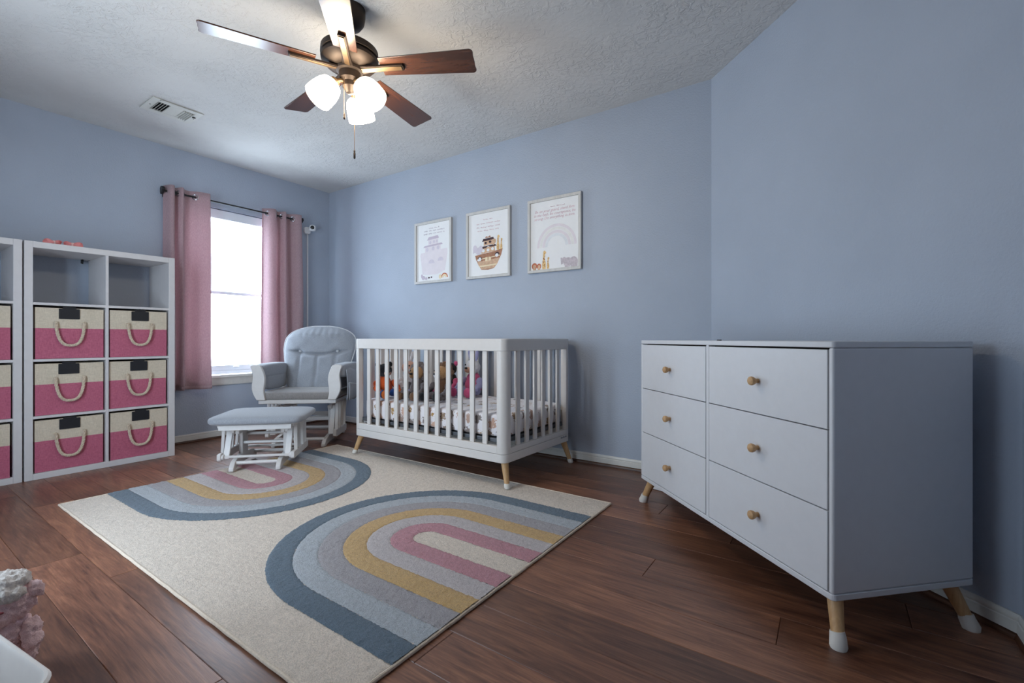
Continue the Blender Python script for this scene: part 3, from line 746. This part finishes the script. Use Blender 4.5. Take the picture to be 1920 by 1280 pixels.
# ================================================================== glider chair and ottoman
ch = thing('glider_chair', 'white wooden glider chair with grey cushions in the window corner', 'chair', (-3.706, 2.305, 0), math.radians(YAW+5))
def runner(y0, y1, h=.045, w=.03):
    """arched sled foot seen from the side: rounded toes, raised middle"""
    L = y1-y0; top = []; bot = []
    for i in range(17):
        u = i/16; y = y0+L*u
        top.append((y, .052+.03*math.sin(u*PI)-.03*(max(0, abs(2*u-1)-.8)/.2)**2))
        bot.append((y, .022*math.sin(u*PI)**.6 if .1 < u < .9 else 0.0))
    return top, bot
def runner_mesh(x, y0, y1, w=.032):
    top, bot = runner(y0, y1)
    poly = bot+top[::-1]
    return MB().prism(poly, x-w/2, x+w/2, 'x')
def bar(a, b, w, h):
    """rectangular bar from a to b, w across x, h in the other direction"""
    a = Vector(a); b = Vector(b); d = (b-a); L = d.length; q = d.to_track_quat('Z', 'X').to_matrix().to_4x4()
    return MB().box(-w/2, w/2, -h/2, h/2, 0, L).xf(T(*a) @ q)
CW = 'chair_white'
for sx in (-1, 1):
    rn = runner_mesh(sx*.195, -.29, .30).build('runner', CW, ch, .004)
    for y in (-.10, .19): MB().box(sx*.195-.012, sx*.195+.012, y-.018, y+.018, .05, .30).build('base_post', CW, ch, .004)
    MB().box(sx*.195-.014, sx*.195+.014, -.13, .22, .285, .315).build('base_top_rail', CW, ch, .005)
    # swinging side frame
    MB().prism([(-.23, .075), (-.215, .065), (.07, .065), (.085, .08), (.085, .125), (-.23, .125)], sx*.268-.014, sx*.268+.014, 'x').build('swing_rail', CW, ch, .004)
    for k in range(4):
        y = -.19+.075*k
        bar((sx*.272, y, .12), (sx*.272, y+.02, .362), .009, .026).build('side_slat', CW, ch, .003)
    MB().box(sx*.268-.02, sx*.268+.02, -.24, .22, .352, .378).build('seat_side_rail', CW, ch, .004)
    for y, yb in ((-.13, -.20), (.205, .075)):
        bar((sx*.232, y, .315), (sx*.232, yb, .085), .018, .042).build('swing_arm', CW, ch, .004)
        MB().lathe([(.022, -.012), (.024, -.008), (.024, .008), (.018, .012)], 18, T(sx*.214, y, .30) @ RY_(PI/2)).build('pivot_knob', CW, ch)
for y, z in ((-.24, .055), (.24, .055), (.02, .105)): MB().tube([(-.195, y, z), (.195, y, z)], .014, 12).build('cross_bar', CW, ch)
for y, z in ((-.10, .20), (.19, .20)): MB().box(-.185, .185, y-.012, y+.012, z-.016, z+.016).build('cross_rail', CW, ch, .004)
MB().box(-.30, .30, -.305, -.28, .352, .385).build('seat_rail', CW, ch, .005)
MB().box(-.27, .27, -.28, .22, .362, .378).build('seat_deck', CW, ch, .003)
sc_ = MB().sup((0, -.045, .414), (.60, .535, .072), .3, 64, 20).build('seat_cushion', 'grey_cloth_dark', ch, ang=3.1)
for sx in (-1, 1):
    # front arm post: curved board, wider at the top, leaning outwards
    pr = []
    for i in range(13):
        u = i/12; z = .385+.265*u; c = sx*(.272+.04*u+.012*math.sin(u*2*PI)); hw_ = .036+.010*math.sin(u*PI*1.4-.4)+.012*u**3
        pr.append((c-hw_, c+hw_, z))
    poly = [(a, z) for a, b, z in pr]+[((pr[-1][0]+pr[-1][1])/2+(pr[-1][1]-pr[-1][0])/2*math.cos(a), pr[-1][2]+.016*math.sin(a)) for a in [PI-PI*k/8 for k in range(1, 8)]]+[(b, z) for a, b, z in pr[::-1]]
    MB().prism(poly, -.325, -.295, 'y').build('arm_post', CW, ch, .004)
    MB().box(sx*.31-.022, sx*.31+.022, -.30, .20, .60, .622).build('arm_rail', CW, ch, .004)
    MB().box(sx*.30-.016, sx*.30+.016, .17, .205, .37, .61).build('rear_arm_post', CW, ch, .004)
    pad = MB().sup((0, 0, 0), (.125, .50, .115), .45, 40, 22).build('arm_pad', 'grey_cloth', ch, loc=(sx*.312, -.045, .612), ang=3.1)
    MB().sup((-sx*.035, .02, -.075), (.045, .42, .17), .4, 32, 16).build('arm_pad_skirt', 'grey_cloth', pad, ang=3.1)
# storage pocket hung from the arm beside the crib
pk = MB().grid(lambda u, v: (.375+.022*math.sin(v*PI)*(.4+.6*math.sin(u*PI)), -.27+.40*u+.04*(1-v)*(.5-u), .36+.26*v+.01*math.sin(u*7)), 20, 14).build('side_pocket', 'grey_cloth', ch, ang=3.1)
m = pk.modifiers.new('thick', 'SOLIDIFY'); m.thickness = .006
pk2 = MB().grid(lambda u, v: (.392+.030*math.sin(min(1, v*1.1)*PI/1.6)*math.sin(u*PI)**.6, -.26+.38*u+.03*(1-v)*(.5-u), .37+.14*v-.02*math.sin(u*PI)*v), 20, 10).build('pocket_front', 'grey_cloth', pk, ang=3.1)
m = pk2.modifiers.new('thick', 'SOLIDIFY'); m.thickness = .005
MB().tube([(.392+.030*math.sin(PI/1.6)*math.sin(k/16*PI)**.6, -.26+.38*k/16, .512-.02*math.sin(k/16*PI)) for k in range(17)], .004, 8).build('pocket_piping', 'piping', pk)
# back cushion: padded heightfield with seams
BZ0, BZ1 = .425, .992
def half_w(v):
    # half width of the back at relative height v
    base = .225+.092*min(1, v/.62)**.8
    if v > .70: base *= math.sqrt(max(0, 1-((v-.70)/.30)**2.6))*.999+.001 if v < 1 else .001
    return base
TUFT = .60
def back_pt(u, v, side):
    hwv = half_w(v); x = (2*u-1)*hwv; z = BZ0+(BZ1-BZ0)*v
    ex = 1-abs(2*u-1)**3.2; ev = min(1, min(v, 1-v)/.06+.15) if v < .5 else min(1, (1-v)/.10+.02)
    th = .075*max(0, ex)**.5*min(1, ev)
    seamv = TUFT-.035*(1-(x/.17)**2) if abs(x) < .17 else TUFT+.02*(abs(x)-.17)/.1
    d = 0
    if side > 0:
        d += .030*math.exp(-((v-seamv)/.022)**2)*(1 if abs(x) < .19 else max(0, 1-(abs(x)-.19)/.1))
        if v < seamv:
            for sx_ in (-.155, 0, .155): d += .018*math.exp(-((x-sx_)/.013)**2)*min(1, (seamv-v)/.03)
        else:
            d += .004*math.sin(x*110)*math.exp(-((v-.93)/.06)**2)
        for bx in (-.165, .165): d += .026*math.exp(-(((x-bx)/.03)**2+((v-TUFT)/.05)**2))
        d += .0025*math.sin(x*40+v*9)*math.sin(v*31+x*5)
    off = th-d if side > 0 else -.055*max(0, ex)**.5*min(1, ev)
    y = .12+.30*v*.72
    return (x, y-off*.98, z-off*.22)
m = MB()
NU, NV = 56, 60
m.grid(lambda u, v: back_pt(u, v, 1), NU, NV); m.grid(lambda u, v: back_pt(u, v, -1), NU, NV)
back = m.build('back_cushion', 'grey_cloth', ch, ang=3.1)
pp = []
for k in range(61): v = .04+.955*k/60; pp.append(Vector(back_pt(0, v, -1)))
for k in range(60, -1, -1): v = .04+.955*k/60; pp.append(Vector(back_pt(1, v, -1)))
MB().tube([p+Vector((0, -.004, 0)) for p in pp], .0055, 8).build('piping', 'piping', back)
for bx in (-.165, .165):
    q = Vector(back_pt((bx/half_w(TUFT)+1)/2, TUFT, 1)); MB().ell(q+Vector((0, -.014, 0)), (.028, .026, .028)).build('button', 'piping', back)
for sx in (-1, 1): bar((sx*.20, .205, .37), (sx*.20, .395, .93), .04, .022).build('back_post', CW, ch, .004)
MB().box(-.22, .22, .37, .392, .82, .88).build('back_rail', CW, ch, .006)

ot = thing('glider_ottoman', 'white wooden gliding ottoman with a grey cushion standing on the rug', 'ottoman', (-3.226, 1.670, .0168), math.radians(YAW+11))
for sx in (-1, 1):
    runner_mesh(sx*.140, -.215, .215, .03).build('runner', CW, ot, .004)
    MB().box(sx*.14-.013, sx*.14+.013, -.05, .05, .055, .235).build('base_post', CW, ot, .004)
    MB().box(sx*.14-.013, sx*.14+.013, -.11, .11, .222, .25).build('base_top_rail', CW, ot, .004)
    MB().prism([(-.19, .07), (-.178, .06), (.178, .06), (.19, .072), (.19, .108), (-.19, .108)], sx*.222-.012, sx*.222+.012, 'x').build('swing_rail', CW, ot, .004)
    for k in range(4):
        y = -.12+.08*k
        bar((sx*.226, y, .105), (sx*.220, y+.012, .285), .009, .024).build('side_slat', CW, ot, .003)
    for y, yb in ((-.09, -.165), (.09, .15)):
        bar((sx*.186, y, .262), (sx*.186, yb, .072), .018, .038).build('swing_arm', CW, ot, .004)
        MB().lathe([(.018, -.016), (.021, -.01), (.021, .006), (.016, .01)], 18, T(sx*.168, y, .238) @ RY_(PI/2)).build('pivot_knob', CW, ot)
        MB().lathe([(.016, -.008), (.02, -.004), (.02, .006), (.016, .01)], 18, T(sx*.206, yb, .084) @ RY_(PI/2)).build('pivot_knob', CW, ot)
    MB().box(sx*.216-.014, sx*.216+.014, -.19, .19, .276, .296).build('seat_side_rail', CW, ot, .003)
for y, z in ((-.165, .045), (.165, .045)): MB().tube([(-.14, y, z), (.14, y, z)], .012, 12).build('cross_bar', CW, ot)
for y, z in ((-.03, .15), (.03, .2)): MB().tube([(-.14, y, z), (.14, y, z)], .011, 12).build('cross_bar', CW, ot)
for y in (-.165, .15): MB().tube([(-.20, y, .085), (.20, y, .085)], .009, 10).build('swing_bar', CW, ot)
MB().box(-.22, .22, -.205, -.185, .262, .296).build('seat_rail', CW, ot, .004)
MB().box(-.22, .22, .185, .205, .262, .296).build('seat_rail', CW, ot, .004)
MB().box(-.235, .235, -.2, .2, .294, .302).build('seat_deck', CW, ot, .002)
MB().sup((0, 0, .324), (.585, .48, .076), .26, 72, 24, ev=.62).build('cushion', 'grey_cloth', ot, ang=3.1)

# ================================================================== dresser
dr = thing('dresser', 'white six-drawer dresser with wooden peg knobs along the diagonal wall', 'dresser', (-.2376, 2.1798, 0), math.radians(-45))
DL, DD, DZ0, DZ1 = .595, .249, .130, .8635
W = 'white'
TH = .018
MB().prism(rrect(-DL, DL, -DD, DD, .012, 4), DZ1-.018, DZ1).build('top_panel', W, dr, .002)
MB().prism(rrect(-DL, DL, -DD, DD, .012, 4), DZ0, DZ0+.018).build('bottom_panel', W, dr, .002)
for s in (-1, 1):
    MB().box(min(s*(DL-.0015), s*(DL-TH)), max(s*(DL-.0015), s*(DL-TH)), -DD+.0015, DD-.002, DZ0+.018, DZ1-.018).build('side_panel', W, dr, .006, seg=3)
MB().box(-DL+TH, DL-TH, DD-.014, DD-.004, DZ0+.018, DZ1-.018).build('back_panel', W, dr)
MB().box(-.009, .009, -DD+.002, DD-.014, DZ0+.018, DZ1-.018).build('divider', W, dr, .001)
MB().box(-DL+TH, -.009, -DD+.03, DD-.02, DZ0+.02, DZ1-.02).build('drawer_case', 'subfloor', dr)
MB().box(.009, DL-TH, -DD+.03, DD-.02, DZ0+.02, DZ1-.02).build('drawer_case', 'subfloor', dr)
knob_me = MB().lathe([(.008, 0), (.0075, .006), (.008, .010), (.013, .016), (.0155, .024), (.0145, .030), (.009, .0345), (.001, .0355)], 24).mesh('knob')
z_top, z_bot = DZ1-.0205, DZ0+.0205; dh = (z_top-z_bot)/3
for s in (-1, 1):
    x0, x1 = (.0115, DL-TH-.0025) if s > 0 else (-DL+TH+.0025, -.0115)
    for k in range(3):
        za = z_bot+dh*k; zb = za+dh-.0032
        dw = MB().box(x0, x1, -DD+.001, -DD+.02, za, zb).build('drawer_front', W, dr, .0015)
        link('knob', knob_me, 'beech', dw, 0, ((x0+x1)/2, -DD+.001, (za+zb)/2), (PI/2, 0, 0))
for sx in (-1, 1):
    for sy in (-1, 1):
        a = Vector((sx*(DL-.045), sy*(DD-.05), DZ0+.004)); b = Vector((sx*(DL-.006), sy*(DD-.022), .030)); c = Vector((sx*(DL+.002), sy*(DD-.016), .0005))
        lg = MB().tube([a, a.lerp(b, .5), b], [.0215, .019, .0165], 20).build('leg', 'beech', dr)
        MB().tube([b+Vector((-sx*.003, 0, .012)), b, c+Vector((0, 0, .006)), c], [.0185, .0205, .0225, .0205], 20).build('foot_cap', 'cap', lg)
rm = MB().prism(rrect(-.011, .011, -.006, .006, .004), 0, .0045).build('furniture_bumper', 'black', None, .0012, (-.395, 2.155, DZ1), (0, 0, math.radians(-45)))
tag(rm, 'tiny flat black object lying on the dresser top', 'clip')

# white pail in the corner behind the dresser
pl = thing('waste_pail', 'white round plastic pail on the floor behind the left end of the dresser', 'pail', (-.80, 2.74, 0))
MB().lathe([(.078, 0), (.084, .004), (.092, .20), (.094, .42), (.09, .424), (.088, .42), (.08, .02), (.004, .016)], 36).build('pail_body', 'plastic', pl)
MB().lathe([(.096, .425), (.097, .44), (.085, .455), (.03, .462), (.003, .463)], 36).build('lid', 'plastic', pl)

# ================================================================== pictures
inkP = plain('pale_pink_ink', (222, 192, 199), .8); inkL = plain('pale_mauve_ink', (210, 202, 212), .8); inkM = plain('mauve_ink', (196, 184, 197), .8)
brownI = plain('ark_brown_ink', (166, 118, 92), .8, .2, 60); tanI = plain('tan_ink', (206, 170, 140), .8, .15, 60); darkI = plain('dark_plum_ink', (72, 52, 56), .8); goldI = plain('giraffe_yellow_ink', (226, 190, 130), .8, .15, 80); spotI = plain('brown_spot_ink', (170, 104, 66), .8); roseI = plain('pale_rose_ink', (225, 217, 221), .8, .03, 20); greyI = plain('pale_grey_ink', (196, 186, 192), .8, .15, 60); rustI = plain('lion_rust_ink', (188, 110, 82), .8, .2, 80); paleI = plain('cream_ink', (232, 214, 180), .8)
PWD, PHT = .446, .549
def disc(cx, cz, rx, rz, n=18): return [(cx+rx*math.cos(2*PI*k/n), cz+rz*math.sin(2*PI*k/n)) for k in range(n)]
def arc_band(cx, cz, r0, r1, a0=0, a1=PI, n=28):
    return [(cx+r1*math.cos(a0+(a1-a0)*k/n), cz+r1*math.sin(a0+(a1-a0)*k/n)) for k in range(n+1)]+[(cx+r0*math.cos(a1+(a0-a1)*k/n), cz+r0*math.sin(a1+(a0-a1)*k/n)) for k in range(n+1)]
def scribble(cx, cz, w_, seed, h=.008):
    """a line of handwriting as a thin looping stroke"""
    r = random.Random(seed); pts = []; x = -w_/2; m = MB()
    while x < w_/2:
        L = min(r.uniform(.03, .07), w_/2-x); n = max(8, int(L/.0025)); run = []
        for i in range(n): run.append((cx+x+L*i/n+.002*math.sin(i*1.3), -.0112, cz+h*.5*math.sin(i*1.55)*(1.6 if r.random() < .18 else .7)))
        if len(run) > 3: m.tube(run, .0011, 5)
        x += L+.012
    return m
def picture(label, xc, draw):
    t = thing('framed_print', label, 'picture', (xc, BY-.0005, 1.641), 0, 'framed nursery prints on the back wall')
    hw_, hh_ = PWD/2, PHT/2; f = .021
    for (a, b, c, d) in ((-hw_, hw_, hh_-f, hh_), (-hw_, hw_, -hh_, -hh_+f), (-hw_, -hw_+f, -hh_+f, hh_-f), (hw_-f, hw_, -hh_+f, hh_-f)):
        MB().box(a, b, -.024, -.001, c, d).build('frame_side', 'frame_grey', t, .0015)
    pr = MB().box(-hw_+f-.002, hw_-f+.002, -.010, -.002, -hh_+f-.002, hh_-f+.002).build('print_sheet', 'paper', t)
    lay = [0]
    def ink(poly_list, mat, name='ink_shape'):
        if name.endswith('spot'):
            lay[0] += 1; y = -.0100-.00008*lay[0]; m = MB()
            for p in poly_list: m.prism(p, y-.00005, y+.00005, 'y')
            m.build(name, mat, pr, smooth=False)['kind'] = 'stuff'; return
        for p in poly_list:
            lay[0] += 1; y = -.0100-.00008*lay[0]
            MB().prism(p, y-.00005, y+.00005, 'y').build(name, mat, pr, smooth=False)
    draw(ink, pr, hw_-f, hh_-f)
    # glazing is left matt: the prints show no reflection
def giraffe(cx, z0, s, ink, flip=1):
    ink([[(cx-.02*s*flip, z0), (cx+.02*s*flip, z0), (cx+.022*s*flip, z0+.06*s), (cx+.008*s*flip, z0+.10*s), (cx+.012*s*flip, z0+.15*s), (cx+.026*s*flip, z0+.165*s), (cx+.02*s*flip, z0+.182*s), (cx+.004*s*flip, z0+.192*s), (cx-.008*s*flip, z0+.18*s), (cx-.014*s*flip, z0+.10*s), (cx-.024*s*flip, z0+.05*s)]], goldI, 'giraffe')
    r = random.Random(int(cx*1000)); sp = []
    for k in range(16):
        h = r.uniform(.01, .17); sp.append(disc(cx+r.uniform(-.012, .012)*s, z0+h*s, .0045*s, .0055*s, 7))
    ink(sp, spotI, 'giraffe_spot')
def draw_ark_pale(ink, pr, hw_, hh_):
    ink([[(-.13, -.19), (-.16, -.02), (-.15, .0), (.165, .02), (.17, -.02), (.14, -.17), (.05, -.2), (-.06, -.2)]], roseI, 'pale_ark_hull')
    ink([[(-.10, .0), (-.10, .05), (.09, .06), (.09, .01)], [(-.06, .06), (-.06, .11), (.06, .118), (.06, .066)]], roseI, 'pale_ark_cabin')
    ink([[(-.075, .108), (-.055, .135), (.055, .142), (.07, .118)], [(-.12, .046), (-.105, .062), (.10, .072), (.115, .058)]], inkM, 'pale_ark_roof')
    ink([disc(-.035, .085, .013, .014), disc(.01, .09, .013, .014), disc(.045, .092, .01, .012), disc(-.075, .025, .017, .018), disc(.0, .03, .017, .018), disc(.06, .034, .017, .018), arc_band(-.02, -.10, .0, .036), arc_band(.09, -.085, .0, .034)], inkL, 'pale_ark_window')
    ink([arc_band(.135, -.235, .030, .040)], rustI, 'rainbow_arc'); ink([arc_band(.135, -.235, .012, .030)], paleI, 'rainbow_arc')
    ink([disc(.085, -.225, .016, .02)], paleI, 'lamb')
    ink([disc(-.12, -.222, .022, .018), disc(-.14, -.205, .01, .016), disc(-.085, -.23, .014, .012)], inkM, 'small_animal'); ink([disc(-.05, -.225, .012, .007), disc(-.02, -.222, .009, .006)], darkI, 'small_animal')
    m = MB()
    for k, (z, w_) in enumerate(((.212, .12), (.190, .24), (.165, .25))): m_ = scribble(.01, z, w_, 10+k); m.add(m_.v, m_.f)
    m.build('handwriting', inkM, pr)
def draw_ark(ink, pr, hw_, hh_):
    ink([[(-.135, -.085), (-.05, -.075), (.03, -.07), (.145, -.05), (.13, -.10), (.09, -.17), (.06, -.20), (-.0, -.21), (-.07, -.205), (-.10, -.165), (-.125, -.12)]], brownI, 'ark_hull')
    ink([[(-.115, -.138), (.118, -.122), (.09, -.17), (.06, -.198), (-.07, -.203), (-.10, -.165)]], tanI, 'ark_hull_plank')
    ink([[(-.095, -.172), (.09, -.165), (.082, -.176), (-.088, -.183)], [(-.118, -.118), (.122, -.10), (.12, -.106), (-.116, -.124)]], paleI, 'ark_hull_plank')
    ink([[(-.07, -.074), (-.065, -.03), (.065, -.02), (.07, -.066)], [(-.045, -.012), (-.045, .03), (.045, .036), (.045, -.006)]], tanI, 'ark_cabin')
    ink([[(-.078, -.04), (-.06, -.018), (.07, -.008), (.085, -.024), (.02, -.026), (0, -.018), (-.02, -.03)], [(-.062, .022), (-.05, .044), (.052, .05), (.062, .032)], disc(-.025, .01, .012, .01), disc(.02, .014, .014, .01), arc_band(-.085, -.118, 0, .022), arc_band(.09, -.098, 0, .024)], darkI, 'ark_roof')
    ink([disc(-.085, -.118, .014, .016), disc(-.102, -.125, .008, .01), disc(-.05, -.052, .016, .014), disc(.0, -.05, .014, .012), disc(.045, -.044, .014, .012), disc(.088, -.1, .016, .014)], 'paper', 'ark_window')
    ink([arc_band(.0, -.13, 0, .034)], brownI, 'ark_door'); ink([[(-.03, -.14), (-.03, -.108), (-.004, -.105), (-.004, -.138)], [(.004, -.138), (.004, -.105), (.03, -.108), (.03, -.136)]], paleI, 'ark_door')
    ink([disc(.062, .015, .018, .02), disc(.055, -.004, .012, .012)], tanI, 'monkey')
    ink([[(-.03, .05), (-.02, .062), (.0, .056), (.02, .066), (.028, .05)]], brownI, 'dove')
    giraffe(.10, -.058, .62, ink); giraffe(.132, -.056, .46, ink)
    ink([disc(-.10, -.05, .03, .03), disc(-.135, -.03, .022, .032), disc(-.075, -.035, .02, .028), [(-.155, -.06), (-.15, -.01), (-.14, -.01), (-.145, -.07)]], inkL, 'elephant')
    m = MB()
    for k, (z, w_) in enumerate(((.200, .10), (.170, .24), (.140, .24), (.112, .22))): m_ = scribble(.0, z, w_, 30+k); m.add(m_.v, m_.f)
    m.build('handwriting', inkP, pr)
def draw_rainbow(ink, pr, hw_, hh_):
    for k, (r0, r1, mt) in enumerate(((.145, .165, roseI), (.122, .142, plain('pale_cream_ink', (228, 226, 223), .8)), (.098, .118, roseI), (.075, .095, plain('pale_blue_ink', (222, 224, 227), .8)))):
        ink([arc_band(.02, -.09, r0, r1)], mt, 'pale_rainbow_arc')
    giraffe(-.085, -.25, .72, ink); giraffe(-.05, -.25, .46, ink)
    ink([disc(-.168, -.222, .024, .024), disc(-.128, -.226, .019, .021)], rustI, 'lion_mane'); ink([disc(-.168, -.225, .013, .014), disc(-.128, -.228, .011, .012), disc(-.168, -.246, .014, .010), disc(-.128, -.246, .012, .009)], tanI, 'lion_face')
    ink([disc(.115, -.215, .036, .034), disc(.16, -.215, .034, .036), disc(.085, -.20, .018, .024), [(.06, -.23), (.055, -.18), (.068, -.18), (.075, -.225)], [(.09, -.25), (.09, -.215), (.115, -.215), (.115, -.25)], [(.14, -.25), (.14, -.215), (.19, -.215), (.19, -.25)]], greyI, 'elephant')
    mt = Matrix(((1, 0, 0, 0), (0, 0, -1, -.0112), (0, 1, 0, 0), (0, 0, 0, 1)))
    text_mesh('Be on your guard, stand firm\nin the faith, be courageous, be\nstrong. Do everything in love.', .0285, inkP, 'verse_text', pr, T(.0, 0, .172) @ mt, .35, 'CENTER', .95)
    scribble(.03, .205, .12, 51, .006).build('handwriting', inkP, pr)
picture('framed print of a pale mauve ark, leftmost of the three pictures', -2.891, draw_ark_pale)
picture('framed print of a brown ark with giraffes, middle of the three pictures', -2.279, draw_ark)
picture('framed print of a pale rainbow with giraffes and lions, nearest the diagonal wall', -1.670, draw_rainbow)

# ================================================================== foreground bin and fluffy toy
tb = thing('storage_tub', 'white plastic tub with rounded rim at the lower left edge', 'tub', (-1.385, .008, 0), math.radians(8))
def tub_ring(hx, hy, r, z): return [(x, y, z) for x, y in rrect(-hx, hx, -hy, hy, r, 8)]
rings = [tub_ring(.165, .165, .05, .001), tub_ring(.172, .172, .055, .01), tub_ring(.199, .199, .062, .205), tub_ring(.206, .206, .066, .209), tub_ring(.208, .208, .066, .216), tub_ring(.204, .204, .066, .220), tub_ring(.199, .199, .062, .219), tub_ring(.196, .196, .060, .212), tub_ring(.172, .172, .052, .012)]
n = len(rings[0]); v = [p for r in rings for p in r]; f = []
for i in range(len(rings)-1):
    for k in range(n): f.append((i*n+k, i*n+(k+1) % n, (i+1)*n+(k+1) % n, (i+1)*n+k))
f += [tuple(range(n-1, -1, -1)), tuple((len(rings)-1)*n+k for k in range(n))]
MB().add(v, f).build('tub_shell', 'plastic_warm', tb)
cl = tag(MB().sup((0, 0, .05), (.26, .24, .10), .6, 40, 20).build('folded_cloth', fabric('white_cotton', (226, 224, 230), None, 300), None, 0, (-1.38, .02, .013)), 'folded white cloth lying inside the plastic tub', 'cloth')
fz = thing('fluffy_toy', 'fluffy pink and white plush toy standing behind the white tub', 'plush toy', (-1.735, .226, 0), math.radians(66)); fz.scale = (.86, .86, .86)
pinkf = fur('pale_pink_fluff', (250, 212, 213), .14); whitef = fur('off_white_fluff', (226, 218, 212), .12); rosef = plain('dark_rose_thread', (120, 50, 56), .8)
fluffy('body', [((0, 0, .075), (.17, .15, .15)), ((0, -.01, .15), (.15, .14, .13))], pinkf, fz, .0045, .024, shag_tex, 3)
hd = fluffy('head', [((0, -.01, .235), (.165, .15, .14)), ((.0, -.07, .215), (.09, .06, .07))], pinkf, fz, .0045, .024, shag_tex, 3)
fluffy('tuft', [((.0, .0, .292), (.14, .13, .05)), ((.03, -.05, .272), (.08, .07, .045)), ((-.05, -.03, .275), (.08, .08, .045))], whitef, hd, .0045, .024, shag_tex, 2)
for sx in (-1, 1):
    fluffy('ear', [((sx*.078, -.01, .258), (.05, .05, .05))], pinkf, hd, .0045, .020, shag_tex, 2)
    fluffy('arm', [((sx*.075, -.03, .15), (.05, .06, .07)), ((sx*.085, -.05, .125), (.045, .055, .05))], pinkf, fz, .0045, .020, shag_tex, 2)
    fluffy('leg', [((sx*.055, -.07, .035), (.075, .12, .068))], pinkf, fz, .0045, .020, shag_tex, 2)
    MB().ell((sx*.028, -.092, .24), (.02, .012, .008)).build('eye', rosef, hd)
MB().ell((0, -.103, .215), (.02, .012, .010)).build('nose', rosef, hd)
